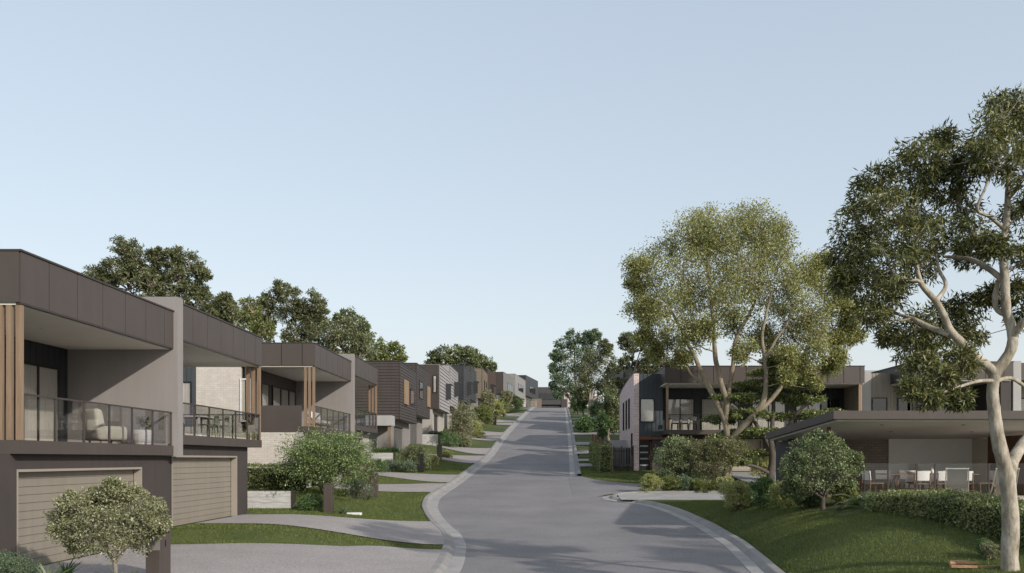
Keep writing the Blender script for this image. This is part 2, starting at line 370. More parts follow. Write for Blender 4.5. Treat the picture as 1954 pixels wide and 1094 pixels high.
nx, ny = len(gx), len(gy)
me = bpy.data.meshes.new('ground'); vs = np.stack([GX, GY, GZ], -1).reshape(-1, 3)
fs = [(j*nx+i, j*nx+i+1, (j+1)*nx+i+1, (j+1)*nx+i) for j in range(ny-1) for i in range(nx-1)]
me.from_pydata([tuple(v) for v in vs], [], fs); me.materials.append(M_GRASS)
for p in me.polygons: p.use_smooth = True
g = bpy.data.objects.new('ground', me); COL.objects.link(g); tag(g, 'green turf covering the sloping ground along the street', 'ground', kind='structure')
def strip(name, A, B, zf, m, n=8, label=None, kind='structure', cat=None):
    mb = MB(); k = len(A)
    for i in range(k):
        for j in range(n + 1):
            t = j / n; x = A[i][0]*(1-t) + B[i][0]*t; y = A[i][1]*(1-t) + B[i][1]*t
            mb.v.append((x, y, zf(x, y)))
    for i in range(k-1):
        for j in range(n): a = i*(n+1)+j; mb.f.append((a, a+1, a+n+2, a+n+1))
    o = mb.build(name, m, smooth=True); return tag(o, label, cat or name.replace('_', ' '), kind=kind)
# road sheet: rows at constant y, right limit includes the mouth of the side street
def right_lim(y):
    if 43.4 < y <= 46.1: return max(float(xr(y)), 3.1)
    if 44.0 <= y <= 57.9: return max(float(xr(y)), 2.6)
    return float(xr(y))
strip('road', [(float(xl(y)), y) for y in ylist], [(right_lim(y), y) for y in ylist], lambda x, y: float(hr(y)), M_ASPH, 12, 'grey asphalt street climbing the hill between the houses', cat='road')
SN = [(1.45, 57.4), (2.0, 57.1), (2.5, 55.6), (3.0, 54.2), (3.6, 53.1), (4.4, 52.2), (5.3, 51.6), (7, 51.2), (12, 51)]
SS = [(1.45, 45.0), (2.0, 45.0), (2.5, 45.1), (3.0, 45.9), (3.6, 46.5), (4.4, 46.85), (5.3, 47.1), (7, 47.2), (12, 47.3)]
strip('side_street', SS, SN, lambda x, y: float(hr(y)) + .005 + .056 * min(1, max(0, (x - 1.5) / .6)) * min(1, max(0, (y - 45.2) / 1.2)), M_ASPH, 24, 'asphalt side street turning right at the brick house', cat='road')
def sweep(name, curve, side, prof, m, label):
    mb = MB(); k = len(prof)
    rows = [offset(curve, o, side) for o, h in prof]
    for i in range(len(curve)):
        zc = float(hr(curve[i][1]))
        for j, (o, h) in enumerate(prof): x, y = rows[j][i]; mb.v.append((x, y, zc + h))
    for i in range(len(curve)-1):
        for j in range(k-1):
            a = i*k + j; mb.f.append((a, a+1, a+k+1, a+k))
    return tag(mb.build(name, m), label, name.replace('_', ' '), kind='structure')
GP = [(-.02, -.05), (0, .014), (.36, .022), (.37, -.05)]
KP = [(.355, -.05), (.362, .030), (.40, .055), (.50, .125), (.54, .14), (.70, .145), (.735, .13), (.75, -.1)]
for nm, cv, sd, lb in (('left', left_curve, 1, 'left side of the street'), ('near', right_near, -1, 'curving corner by the pavilion lawn'), ('far', right_far, -1, 'right side of the street by the brick house')):
    if nm == 'far': cv = right_far
    sweep('gutter', cv, sd, GP, M_CONCG, 'pale concrete gutter along the ' + lb)
    sweep('kerb', cv, sd, KP, M_CONC, 'rounded concrete kerb along the ' + lb)
# driveways ---------------------------------------------------------------
DRV = [  # x at garage, garage y0,y1, kerb y0,y1
 (-11.25, 18.2, 24.9, 14.5, 27.0), (-11.25, 28.6, 33.2, 28.3, 35.4),
 (-11.4, 44.0, 49.3, 46.6, 50.9), (-11.4, 51.6, 56.4, 51.6, 56.6),
 (-11.3, 67.3, 73.2, 67.0, 75.2), (-11.3, 76.3, 81.5, 76.6, 82.8),
 (-10.6, 88.6, 93.6, 90.6, 95.4), (-10.5, 97.6, 102.5, 96.3, 100.6),
 (-10.2, 110, 115, 111, 115.3), (-10, 119, 124, 116.5, 120.8), (-9.4, 131, 136, 131.5, 136), (-9, 140, 145, 138, 142.5),
 (-6.8, 170, 176, 170, 175), (-5.6, 184, 190, 182, 188)]
def drive_int(d, x):
    xg, a0, a1, b0, b1 = d; xe = float(xlo((b0+b1)/2)); t = max(0, min(1, (x - xg) / (xe - xg))); t = t*t*(3-2*t) if True else t
    return a0*(1-t) + b0*t, a1*(1-t) + b1*t
names = ['first house at the bottom left', 'second balcony house', 'third house with the white brick side', 'fourth house, beside the timber posts', 'nearer dark brown weatherboard house', 'farther dark brown weatherboard house',
 'nearer silver weatherboard house', 'farther silver weatherboard house', 'nearer charcoal house', 'farther charcoal house', 'tan house', 'umber house', 'grey panel house', 'pale grey panel house near the crest']
for d, nmx in zip(DRV, names):
    xg, a0, a1, b0, b1 = d; mb = MB(); nu, nv = 26, 10
    for i in range(nu+1):
        for j in range(nv+1):
            t = i/nu; s = j/nv; tt = t*t*(3-2*t); y = (a0*(1-tt)+b0*tt)*(1-s) + (a1*(1-tt)+b1*tt)*s
            xe = float(xlo(y)) + .06; x = xg*(1-t) + xe*t
            mb.v.append((x, y, Tz(min(x, float(xlo(y))-.01), y) + .03))
    for i in range(nu):
        for j in range(nv): a = i*(nv+1)+j; mb.f.append((a, a+nv+1, a+nv+2, a+1))
    tag(mb.build('driveway', M_DRIVE, smooth=True), 'exposed aggregate driveway of the ' + nmx, 'driveway', kind='structure')
# right side drives
RD = [(63.5, 66.5), (69, 71.5), (77, 80), (86, 89), (97, 100), (108, 111), (122, 125), (138, 141)]
for i, (a, b) in enumerate(RD):
    A = [(float(xro(y)) - .06, y) for y in np.linspace(a, b, 7)]; B = [(9.0, y) for y in np.linspace(a+.5, b+.5, 7)]
    strip('driveway', A, B, lambda x, y: Tz(max(x, float(xro(y))+.01), y) + .045, M_DRIVE, 12, 'concrete crossing on the right verge, %s up the street from the brick house' % ['first', 'second', 'third', 'fourth', 'fifth', 'sixth', 'seventh', 'eighth'][i], cat='driveway')
ys3 = np.linspace(43.3, 46.2, 8)
strip('path', [(3.7, y) for y in ys3], [(24, y) for y in ys3], lambda x, y: float(hr(y)) + .125, M_CONCG, 20, 'pale concrete path crossing the corner behind the kerb', cat='path')
ys4 = np.linspace(47.9, 58.6, 14)
strip('driveway', [(11.6, y) for y in ys4], [(17.4, y) for y in ys4], lambda x, y: float(hr(y)) + .16, M_CONCG, 10, 'pale concrete forecourt before the cream garage door', cat='driveway')
def on_drive(x, y):
    for d in DRV[:6]:
        if y < d[3]-4 and y < d[1]-4: continue
        a, b = drive_int(d, x)
        if a - .05 < y < b + .05: return True
    return False
# ------------------------------------------------------------------ house pieces
def window(root, fn, u0, u1, z0, z1, o, nm=2, frame=M_BLACK, curtain=M_CURT, glass=M_WGLASS, name='window', fw=.06, depth=.05, dark_from=None, transom=None):
    mb = MB(fn)
    mb.box(u0-fw, u1+fw, o, o+depth, z0-fw, z0); mb.box(u0-fw, u1+fw, o, o+depth, z1, z1+fw)
    mb.box(u0-fw, u0, o, o+depth, z0, z1); mb.box(u1, u1+fw, o, o+depth, z0, z1)
    for k in range(1, nm):
        u = u0 + (u1-u0)*k/nm; mb.box(u-fw*.45, u+fw*.45, o, o+depth-.004, z0, z1)
    if transom: mb.box(u0, u1, o, o+depth-.006, transom-fw*.4, transom+fw*.4)
    w = mb.build(name, frame, root)
    MB(fn).box(u0, u1, o+.018, o+.024, z0, z1).build('pane', glass, w)
    c = MB(fn); n = max(4, int((u1-u0)/.07)); 
    if curtain is M_CURT:      # pleated curtain
        for k in range(n):
            a = u0 + (u1-u0)*k/n; b = u0 + (u1-u0)*(k+1)/n; oa = o + (.003 if k % 2 else .010); ob = o + (.010 if k % 2 else .003)
            c.add([(a, oa, z0), (b, ob, z0), (b, ob, z1), (a, oa, z1)], [(0, 1, 2, 3)])
    else: c.box(u0, u1, o+.002, o+.006, z0, z1)  # flat panel, no room behind it: the unlit interior is painted dark
    c.build('curtain', curtain, w)
    return w
def balustrade(root, fn, u0, u1, o, z0, h=1.0, step=1.25, first=None):
    mb = MB(fn); mb.box(u0, u1, o-.03, o+.03, z0+h-.04, z0+h)
    u = u0 + .03; us = []
    while u < u1 - .2: us.append(u); u += step
    us.append(u1 - .03)
    for u in us: mb.box(u-.025, u+.025, o-.022, o+.022, z0+.002, z0+h-.041)
    b = mb.build('balustrade', M_RAIL, root)
    g = MB(fn)
    for a, c in zip(us[:-1], us[1:]): g.box(a+.03, c-.03, o-.005, o+.005, z0+.05, z0+h-.045)
    g.build('glass_panel', M_GLASS, b)
    return b
def garage(root, u0, u1, o, h, wall_u0, wall_u1, wall_o, wallm, doorm, top, jambm=M_DOORJ, rib=.18, name='garage_door'):
    """wall from wall_u0..wall_u1 at plane wall_o with an opening, door set back at plane o"""
    mb = MB(FRONT)
    if u0 > wall_u0: mb.box(wall_u0, u0, wall_o-.35, wall_o, -1.5, top)
    mb.box(u1, wall_u1, wall_o-.35, wall_o, -1.5, top); mb.box(u0, u1, wall_o-.35, wall_o, h, top)
    mb.build('garage_wall', wallm, root)
    j = MB(FRONT); j.box(u0+.002, u0+.05, o, wall_o+.01, 0, h-.002); j.box(u1-.05, u1-.002, o, wall_o+.01, 0, h-.002); j.box(u0+.05, u1-.05, o, wall_o+.012, h-.06, h-.002)
    j.build('door_frame', jambm, root)
    d = MB(FRONT); z = 0.0
    while z < h - .08:
        zt = min(z + rib, h - .062); d.box(u0+.052, u1-.052, o-.06, o-.012, z+.009, zt-.009); z = zt
    d.box(u0+.052, u1-.052, o-.08, o-.03, 0, h-.062)
    d.build(name, doorm, root)
ZS0, ZS1, ZF0, ZF1 = 2.53, 2.82, 5.72, 6.82
def balcony_house(loc, label, L, near=True, party=True, D=9.5, gar=(.3, 6.1), gwall=M_DARKR, gdoor=M_DOOR, pier_end=None, rear=None, lower_side=None, upper_side=None, doors=((5.05, 7.0, 2),), jamb=M_DOORJ, rearm=M_CHAR, far_open=False, side_panels=3.6, gw=-.24, rz=0, fdep=3.1, lw=None):
    r = empty('townhouse', loc, rz, label, 'house')
    # roof volume behind + fascia panels
    MB(FRONT).box(0.002, L-.002, -D, -.031, ZF0+.01, ZF1-.03).build('roof_core', M_BROWND, r)
    f = MB(FRONT); f.panels(0, L, ZF0, ZF1-.03, 1.2, -.03, t=.03, first=1.07)
    if near: f.fn = SIDE; f.panels(-side_panels, -.031, ZF0, ZF1-.03, 1.0, 0, t=.03)
    f.build('fascia', M_BROWN, r)
    fl = MB(FRONT); fl.box(-.045 if near else 0, L, -D, .03, ZF1-.029, ZF1+.012); fl.box(0, L, -.10, -.004, ZF0-.035, ZF0-.001); fl.build('flashing', M_BROWND, r)
    s = MB(FRONT).box(.02, L-.01, -fdep, -.12, ZF0-.05, ZF0-.002).build('soffit', M_CREAM, r)
    MB().lathe([(.055, -.012), (.055, 0)], (-1.5, L*.45, ZF0-.052), 12).build('downlight', M_WHITE, s)
    MB(FRONT).box(0, L, -fdep, 0, ZS0, ZS1).build('balcony_slab', M_BROWN, r)
    w = MB(FRONT)
    w.box(0 if near else .02, L-.01, -fdep-.25, -fdep-(.052 if rearm is M_CHAR else .03), ZS1, ZF0-.06)
    if rearm is M_CHAR: w.ribs(.02, L-.03, ZS1, ZF0-.06, .3, -fdep-.03, .012)
    w.build('rear_wall', rearm, r)
    for a, b, n in doors: window(r, FRONT, a, b, ZS1+.06, 5.0, -fdep-.004, n, name='sliding_door', fw=.07)
    if party:
        p = MB(FRONT); p.box(L, L+.4, -D+.3, .12, ZS0-.03, ZF1+.42); MB(FRONT).box(L, L+.4, -D+.3, gw-.02, -1.5, ZS0-.031).build('party_wall_base', gwall, r)
        p.build('party_wall', M_GREYR, r)
    b0 = .05 if not near else .14; b1 = L-.02 if party else L-.14
    balustrade(r, FRONT, b0, b1, -.06, ZS1)
    if near:
        for k in range(3): MB().box(-.125-.2*k, -.015-.2*k, .02, .13, ZS1+.002, ZF0-.052).build('timber_post', M_TIMB, r)
        MB(SIDE).box(-fdep+.0, -.66, -.10, -.02, ZS0+.002, ZS1+1.0).build('spandrel_panel', M_BROWN, r)
    if far_open:
        for k in range(3): MB().box(-.15-.21*k, -.03-.21*k, L-.13, L-.01, ZS1+.002, ZF0-.052).build('timber_post', M_TIMB, r)
        mb = MB(); mb.box(-fdep, -.09, L-.20, L-.15, ZS1+.96, ZS1+1.0)
        for k in range(4): mb.box(-fdep+.1+k*.95, -fdep+.15+k*.95, L-.20, L-.15, ZS1, ZS1+.96)
        q = mb.build('balustrade', M_RAIL, r); MB().box(-fdep, -.1, L-.18, L-.17, ZS1+.05, ZS1+.95).build('glass_panel', M_GLASS, q)
    pe = pier_end if pier_end else L-.02
    garage(r, gar[0], gar[1], gw-.2, 2.2, 0, pe, gw, gwall, gdoor, ZS0-.002, jamb)
    if near:
        ls = lower_side or gwall
        MB(SIDE).box(-D, gw-.36, -.25, .0, -1.5, ZS0-.002).build('side_wall', ls, r)
        us = upper_side or M_WBRICK
        MB(SIDE).box(-D, -fdep-.45, -.25, -.02, ZS1-.28, ZF0).build('upper_side_wall', us, r)
    MB(FRONT).box(.26, L-.02, -D, -fdep-.26, -.5, ZF0-.01).build('rear_volume', M_DARKR, r)
    return r
H1 = balcony_house((-11.03, 18.75, -2.41), 'first balcony house at the bottom left, with the cream armchair on its balcony', 7.7, gar=(.25, 6.15), doors=((1.2, 3.6, 2), (5.05, 7.05, 2)))
H2 = balcony_house((-11.03, 26.85, -2.07), 'second balcony house, dining table on its balcony, taupe garage door', 7.85, near=False, party=False, far_open=True, gar=(.04, 5.75), pier_end=6.9, doors=((1, 3, 2), (4.6, 6.6, 2)))
H3 = balcony_house((-11.03, 42.7, -1.23), 'third balcony house from the left, white brick side wall and daybed on the balcony', 8.0, gar=(1.5, 7.0), gwall=M_CREAMW, gdoor=M_DOORD, jamb=M_CREAMW, lower_side=M_WBRICK, rearm=M_BROWN,
   doors=((1.7, 2.8, 1), (3.5, 4.8, 1), (4.95, 6.3, 1), (6.45, 7.6, 1)), gw=-.58)
H4 = balcony_house((-11.03, 51.1, -.80), 'fourth balcony house from the left, beside the dark weatherboard pair', 7.6, near=False, party=False, far_open=True, gwall=M_CREAMW, gdoor=M_DOORD, jamb=M_CREAMW, gar=(.9, 5.8), gw=-.58, doors=((2.2, 4.6, 2),), rearm=M_BROWN)
# third house: dark clad return with a window next to the white brick
MB(SIDE).ribs(-6.6, -5.7, ZS1, ZF0-.01, .22, -.012, .03).build('clad_return', M_CHAR2, H3)
window(H3, SIDE, -6.45, -5.95, 3.3, 4.9, .022, 1, name='side_window')
window(H3, SIDE, -3.52, -3.15, 3.1, 5.05, -.015, 1, name='side_window', frame=M_WHITE)
# ---- boxy weatherboard houses up the hill
def lapwall(root, fn, u0, u1, z0, z1, o, m, p=.22, name='weatherboards', style='lap'):
    mb = MB(fn)
    if style == 'lap': mb.lap(u0, u1, z0, z1, p, o, .045 if p < .3 else .075)
    elif style == 'rib': mb.ribs(u0, u1, z0, z1, .35, o+.02, .03)
    else: mb.panels(u0, u1, z0, z1, 1.5, o, t=.02)
    return mb.build(name, m, root)
def box_house(p0, p1, z, label, front, side, H=6.9, zb=2.55, D=9, style='lap', sstyle='lap', wins=(), gar=(.9, 5.4), gwall=M_GREYL, gdoor=M_DOORG, gw=-.7, hood=False, timber=(), entry=False, side_h=None, par=.0, sidewin=None, cap=M_BROWND):
    L = math.hypot(p1[0]-p0[0], p1[1]-p0[1]); rz = -math.atan2(p1[0]-p0[0], p1[1]-p0[1])
    r = empty('townhouse', (p0[0], p0[1], z), rz, label, 'house')
    MB().box(-D, -.001, .001, L-.06, zb, H).build('upper_storey', side, r)
    lapwall(r, FRONT, 0, L-.06, zb, H-.02, .0, front, style=style, p=.22 if p0[1] < 80 else .34)
    lapwall(r, SIDE, -D, -.0, zb, H-.02, .0, side, style=sstyle, name='side_cladding')
    c = MB(); c.box(-D, .05, -.05, L-.05, H+.001, H+.05); c.box(-.03, .045, -.045, .0, zb, H); c.build('roof_capping', cap, r)
    MB(FRONT).box(0.02, L-.08, gw, -.02, zb-.04, zb-.001).build('soffit', M_BROWND, r)
    garage(r, gar[0], gar[1], gw-.14, 2.15, 0, L-.1, gw, gwall, gdoor, zb-.041, gwall, rib=.3)
    MB(SIDE).box(-D, gw-.352, -.25, 0, -1.8, zb-.002).build('side_wall', gwall if not entry else M_GREYR, r)
    MB().box(-D, gw-.6, .3, L-.1, -.5, zb-.05).build('rear_volume', M_DARKR, r)
    for (a, b, z0, z1, n) in wins:
        w = window(r, FRONT, a, b, z0, z1, .04, n, curtain=M_DINT if n > 1 else M_CURT, glass=M_WGLASSD if n > 2 else M_WGLASS)
        if hood: MB(FRONT).box(a-.15, b+.15, .04, .65, z1+.08, z1+.17).box(a-.15, a-.10, .04, .6, z0-.1, z1+.079).build('window_hood', M_CHAR, w)
    for (a, b, z0, z1) in timber:
        mb = MB(FRONT); u = a
        while u < b-.01: mb.box(u, min(u+.10, b), .04, .16, z0, z1); u += .125
        mb.build('timber_screen', M_TIMBL, r)
    if entry:
        MB().box(gw-1.6, gw+.35, -1.5, -.002, 2.0, 2.75).build('entry_canopy', M_GREYL, r)
        MB().box(gw+.05, gw+.25, -1.35, -1.2, -.8, 1.998).build('timber_post', M_TIMB, r)
    if sidewin: window(r, SIDE, sidewin[0], sidewin[1], sidewin[2], sidewin[3], .04, 1)
    return r
H5 = box_house((-10.97, 67.2), (-10.97, 75.9), .5, 'nearer of the dark brown weatherboard houses, timber screen left of its window', M_BRNC, M_BRNC, wins=((5.1, 7.2, 4.05, 5.2, 3),), timber=((1.9, 3.6, 3.8, 5.7),), gar=(1.4, 6.3), gwall=M_GREYR, gdoor=M_DOORG, entry=True)
H6 = box_house((-10.97, 76.0), (-10.97, 84.8), 1.3, 'farther of the dark brown weatherboard houses, timber screen right of its window', M_BRNC, M_BRNC, wins=((1.6, 3.6, 4.1, 5.5, 3),), timber=((6.7, 8.2, 3.6, 5.5),), gar=(1.0, 5.9), gwall=M_GREYR, gdoor=M_DOORG)
H7 = box_house((-10.44, 88), (-10.40, 97), 2.45, 'nearer silver weatherboard house, with dark window hood and white garage surround', M_WHTC, M_BRNC, sstyle='flat', wins=((5.2, 6.8, 3.9, 5.3, 1),), hood=True, gar=(1.2, 5.2), gwall=M_CREAMW, gdoor=M_DOORD, cap=M_LGRP, sidewin=(-.55, -.3, 4.2, 5.8))
H8 = box_house((-10.40, 97.1), (-10.37, 106), 3.35, 'farther silver weatherboard house, next to the charcoal pair', M_WHTC, M_WHTC, wins=((4.4, 6.2, 3.9, 5.3, 1),), hood=True, gar=(.8, 5.2), gwall=M_CREAMW, gdoor=M_DOORD, cap=M_LGRP)
H9 = box_house((-10.0, 109), (-9.88, 118), 4.6, 'nearer charcoal weatherboard house, third pair up the left side', M_CHRC, M_CHAR, sstyle='flat', wins=((4.4, 6.4, 3.7, 5.1, 1),), hood=True, gar=(1, 5.4), gwall=M_CHRC, gdoor=M_RUST)
H10 = box_house((-9.88, 118.1), (-9.8, 127), 5.5, 'farther charcoal weatherboard house, next to the tan house', M_CHRC, M_CHRC, wins=((4.4, 6.4, 3.7, 5.1, 1),), hood=True, gar=(1, 5.4), gwall=M_GREYL, gdoor=M_RUST)
H11 = box_house((-9.2, 130), (-9.0, 139), 6.4, 'tan boarded house halfway up the hill, two narrow windows', M_TANC, M_TANC, style='rib', sstyle='lap', wins=((3.2, 4.2, 3.6, 5.4, 2), (6.2, 7.2, 3.6, 5.4, 2)), gar=(1, 5.4), gwall=M_GREYR, gdoor=M_DOORD)
H12 = box_house((-9.0, 139.1), (-8.2, 148), 7.2, 'umber house with dark ribbed front behind the street trees', M_RSTC, M_BLKP, style='rib', sstyle='flat', wins=((3, 6, 3.6, 4.6, 2),), hood=True, gar=(1, 5.4), gwall=M_WBRICK, gdoor=M_DOORD)
H13 = box_house((-7.7, 165), (-6.1, 180), 9.4, 'grey panel house with brown side wall near the top of the left row', M_GRYP, M_BRNC, style='flat', sstyle='flat', wins=((5.2, 12, 3.9, 5.2, 3),), gar=(3, 9.5), gwall=M_CREAMW, gdoor=M_DOORG, H=6.8, cap=M_LGRP)
H14 = box_house((-6.1, 180.1), (-4.3, 196), 10.5, 'pale grey panel house near the crest, left of the black house', M_LGRP, M_LGRP, style='flat', sstyle='flat', wins=((5, 12, 3.9, 5.2, 3),), gar=(5, 13), gwall=M_WBRICK, gdoor=M_DOORG, H=6.8, cap=M_LGRP)
H15 = box_house((-4.35, 200), (-1.7, 216), 11.9, 'black panel house at the crest, last of the left row', M_BLKP, M_BLKP, style='flat', sstyle='flat', wins=((5, 12, 3.6, 4.9, 3),), gar=(4, 12), gwall=M_CREAMW, gdoor=M_DOORG, H=7.0)
# house that closes the street beyond the crest, facing the camera
r = empty('townhouse', (-2.2, 240, 12.2), R(-90), 'dark grey house closing the street beyond the crest', 'house')
MB().box(-9, 0, 0, 6.6, 2.6, 7.3).build('upper_storey', M_CHRC, r)
lapwall(r, FRONT, 0, 6.6, 2.6, 7.28, 0, M_CHRC, p=.4)
window(r, FRONT, .7, 5.4, 3.9, 5.5, .05, 3, curtain=M_DINT, glass=M_WGLASSD)
garage(r, .6, 6.0, -1.2, 2.1, 0, 6.6, -.8, M_CHRC, M_RUST, 2.59, M_WHITE)
MB().box(-9, .2, 6.62, 11.5, -1, 7.1).build('right_wing', M_DARKR, r)
window(r, FRONT, 7.3, 8.4, 4.0, 5.6, .21, 2)
MB().box(-9, .6, 11.52, 13.5, -1, 5.2).build('brick_wing', M_PBRICK, r)
# timber paling fence at the crest
r = empty('paling_fence', (-3.0, 204, 11.6), 0, 'small tan timber fence beside the black house at the crest', 'fence')
mb = MB()
for k in range(14): mb.box(k*.16, k*.16+.14, 0, .03, 0, 2.3)
mb.build('palings', M_TANC, r); MB().box(0, 2.24, .031, .08, .4, .5).box(0, 2.24, .031, .08, 1.8, 1.9).build('rail', M_TIMBL, r)
# ---- right side: brick corner house (front faces the camera); u along +x, outward -y
r = empty('corner_house', (5.98, 60, -.85), R(-90), 'pink brick corner house with dark door and wide bronze balcony fascia', 'house')
B1 = r
# brick side wall with raked top (faces the street)
mb = MB(); zt0, zt1 = 6.65, 5.85
prof = [(0, 6.65), (-3, 6.60), (-6, 6.48), (-9, 6.28), (-11.5, 6.0)]
for (w0, a), (w1, b) in zip(prof[:-1], prof[1:]):
    mb.add([(w0, 0, -1), (w1, 0, -1), (w1, 0, b), (w0, 0, a), (w0, .35, -1), (w1, .35, -1), (w1, .35, b), (w0, .35, a)], [(0,1,2,3), (5,4,7,6), (3,2,6,7), (0,3,7,4), (1,5,6,2)])
mb.build('brick_side_wall', M_PBRICK, r)
mb = MB()
for (w0, a), (w1, b) in zip(prof[:-1], prof[1:]): mb.add([(w0+.02 if w0 == 0 else w0, -.03, a+.003), (w1, -.03, b+.003), (w1, .37, b+.003), (w0+.02 if w0 == 0 else w0, .37, a+.003), (w0+.02 if w0 == 0 else w0, -.03, a+.05), (w1, -.03, b+.05), (w1, .37, b+.05), (w0+.02 if w0 == 0 else w0, .37, a+.05)], [(4,5,6,7), (0,1,5,4), (0,4,7,3), (3,7,6,2)])
mb.build('wall_capping', M_BROWND, r)
for w in (-3.2, -5.3, -7.6): window(r, SIDE, w-.35, w+.35, 3.1, 5.1, .0, 1, curtain=M_DINT, glass=M_WGLASSD, name='side_window')
for w in (-1.2, -3.2, -5.3): window(r, SIDE, w-.3, w+.3, .6 if w < -2 else 1.2, 1.6 if w < -2 else 2.6, .0, 1, curtain=M_DINT, glass=M_WGLASSD, name='side_window')
MB(FRONT).ribs(.36, 1.95, 2.4, 6.62, .28, -.05, .035, .04).build('vertical_cladding', M_CHAR2, r)
window(r, FRONT, .48, 1.34, 3.42, 4.9, -.005, 1, curtain=M_CURT, name='window', fw=.05)
MB(FRONT).box(.352, 2.9, -1.0, -.09, 2.2, 2.39).build('entry_soffit', M_RUST, r)
MB(FRONT).box(.352, 1.2, -.62, -.55, 2.06, 2.2).box(1.16, 1.24, -.6, -.42, 0, 2.05).build('door_frame', M_RUST, r)
d = MB(FRONT).box(.40, 1.155, -.6, -.55, .02, 2.05).build('front_door', M_BLACK, r)
mb = MB(FRONT)
for k in range(4): mb.box(.47, 1.03, -.549, -.54, .42 + k*.43, .52 + k*.43)
mb.build('light_strip', mat('frosted glass strip', (.42, .45, .46), .25), d)
MB(FRONT).box(1.08, 1.11, -.549, -.50, .8, 1.15).build('handle', M_GREYL, d)
MB(FRONT).box(1.25, 1.95, -.5, -.2, -1, 2.2).box(1.95, 2.95, -.8, -.5, -1, 2.4).build('lower_wall', M_DARKR, r)
MB(FRONT).box(.352, 3.2, -2.2, -1.0, -1, 2.19).build('entry_wall', M_DARKR, r)
LB, RB = 1.75, 14.65
MB(FRONT).box(LB+.002, RB-.002, -9, 2.468, 5.79, 6.86).build('roof_core', M_BROWND, r)
f = MB(FRONT); f.panels(LB, RB, 5.78, 6.86, 1.05, 2.47, t=.03)
f.build('fascia', M_BROWN, r)
MB(FRONT).box(LB-.03, RB+.03, -9, 2.53, 6.862, 6.91).build('flashing', M_BROWND, r)
MB(FRONT).box(LB+.03, RB-.03, -1.0, 2.4, 5.72, 5.785).build('soffit', M_CREAM, r)
MB(FRONT).box(LB+.1, RB, -.9, 2.5, 2.48, 2.77).build('balcony_slab', M_BROWN, r)
MB(FRONT).box(LB+.22, RB, -1.2, -.942, 2.0, 5.8).ribs(LB+.22, RB-.3, 2.8, 5.7, .3, -.92, .025).build('rear_wall', M_CHAR, r)
for a, b, n in ((2.35, 4.15, 2), (4.75, 7.2, 2), (8.2, 10.4, 2), (11.2, 12.8, 2)): window(r, FRONT, a, b, 2.86, 4.95, -.888, n, name='sliding_door', fw=.07)
MB(FRONT).box(LB+.1, LB+.25, 2.3, 2.45, 2.772, 5.72).build('timber_post', M_TIMB, r)
MB(FRONT).box(RB-.35, RB-.18, 2.2, 2.4, 2.772, 5.72).build('timber_post', M_TIMB, r)
balustrade(r, FRONT, LB+.27, RB-.4, 2.38, 2.77, 1.0, 1.9)
mb = MB(); w = -.9
while w < 2.1: mb.box(w, w+.28, RB-.18, RB-.05, 2.772, 5.719); mb.box(w+.28, w+.31, RB-.15, RB-.05, 2.772, 5.719); w += .31
mb.build('timber_side_wall', M_TANV, r)
garage(r, 3.2, 8.6, -.1, 2.2, 2.96, 14.4, .25, M_DARKR, M_DOORC, 2.47, M_DOORC)
MB().box(-9, -1.21, .36, 14.4, -1, 6.5).build('rear_volume', M_DARKR, r)
window(r, FRONT, 12.9, 14.1, 3.3, 4.95, -.85, 1, curtain=M_DINT, glass=M_WGLASSD, name='window')
# second right-hand house
r = empty('townhouse', (21.3, 60, -.85), R(-90), 'taupe boarded house behind the pavilion roof, bronze boxed balcony', 'house')
MB(FRONT).box(0, .56, -6, .25, -1, 6.72).build('party_wall', M_GREYL, r)
MB(FRONT).ribs(.57, 2.3, -1, 6.65, .2, .0, .03, .03).build('vertical_cladding', M_TANV, r)
window(r, FRONT, .75, 1.65, 3.2, 4.95, .035, 1, curtain=M_DINT, glass=M_WGLASSD)
MB(FRONT).box(1.952, 8.298, -8, 3.668, 5.9, 7.0).build('roof_core', M_BROWND, r)
f = MB(FRONT); f.panels(1.95, 8.3, 5.9, 7.0, 1.15, 3.67, t=.03); f.build('fascia', M_BROWN, r)
MB(FRONT).box(1.9, 8.35, -8, 3.73, 7.002, 7.05).build('flashing', M_BROWND, r)
MB(FRONT).box(2.0, 8.2, -.5, 3.6, 5.82, 5.89).build('soffit', M_CREAM, r)
MB(FRONT).ribs(2.3, 7.6, 2.8, 5.81, .25, -.3, .03, .03).build('rear_wall', M_TANV, r)
for a, b in ((2.6, 3.5), (3.9, 4.6), (4.9, 5.9), (6.1, 7.1)): window(r, FRONT, a, b, 3.0, 4.95, -.265, 1, curtain=M_DINT, glass=M_WGLASSD)
MB(FRONT).box(7.6, 8.25, -.5, 3.5, 2.6, 5.81).build('wing_wall', M_DARKR, r)
MB(FRONT).box(4.7, 4.85, 3.3, 3.45, 2.8, 5.81).build('timber_post', M_TIMB, r)
MB(FRONT).box(2.0, 8.25, -.5, 3.6, 2.5, 2.78).build('balcony_slab', M_BROWN, r)
MB(FRONT).box(2.3, 8.2, -.6, -.35, -1, 5.8).build('lower_wall', M_DARKR, r)
# third unit at the right edge
r = empty('townhouse', (29.7, 60, -.85), R(-90), 'grey rendered house at the right edge, partly behind the gum trunk', 'house')
MB(FRONT).box(0, .5, -6, 3.5, -1, 7.1).build('party_wall', M_GREYL, r)
MB(FRONT).box(.51, 6, -6, 3.3, 5.9, 7.0).build('fascia', M_BROWN, r)
MB(FRONT).box(.51, 6, -6, .3, -1, 5.88).build('front_wall', M_CREAMW, r)
window(r, FRONT, 1.2, 2.6, 3.0, 4.9, .31, 2)
window(r, FRONT, .8, 2.2, .6, 2.2, .31, 2)
MB(FRONT).box(.51, 6, .31, 3.2, 2.5, 2.78).build('balcony_slab', M_BROWN, r)
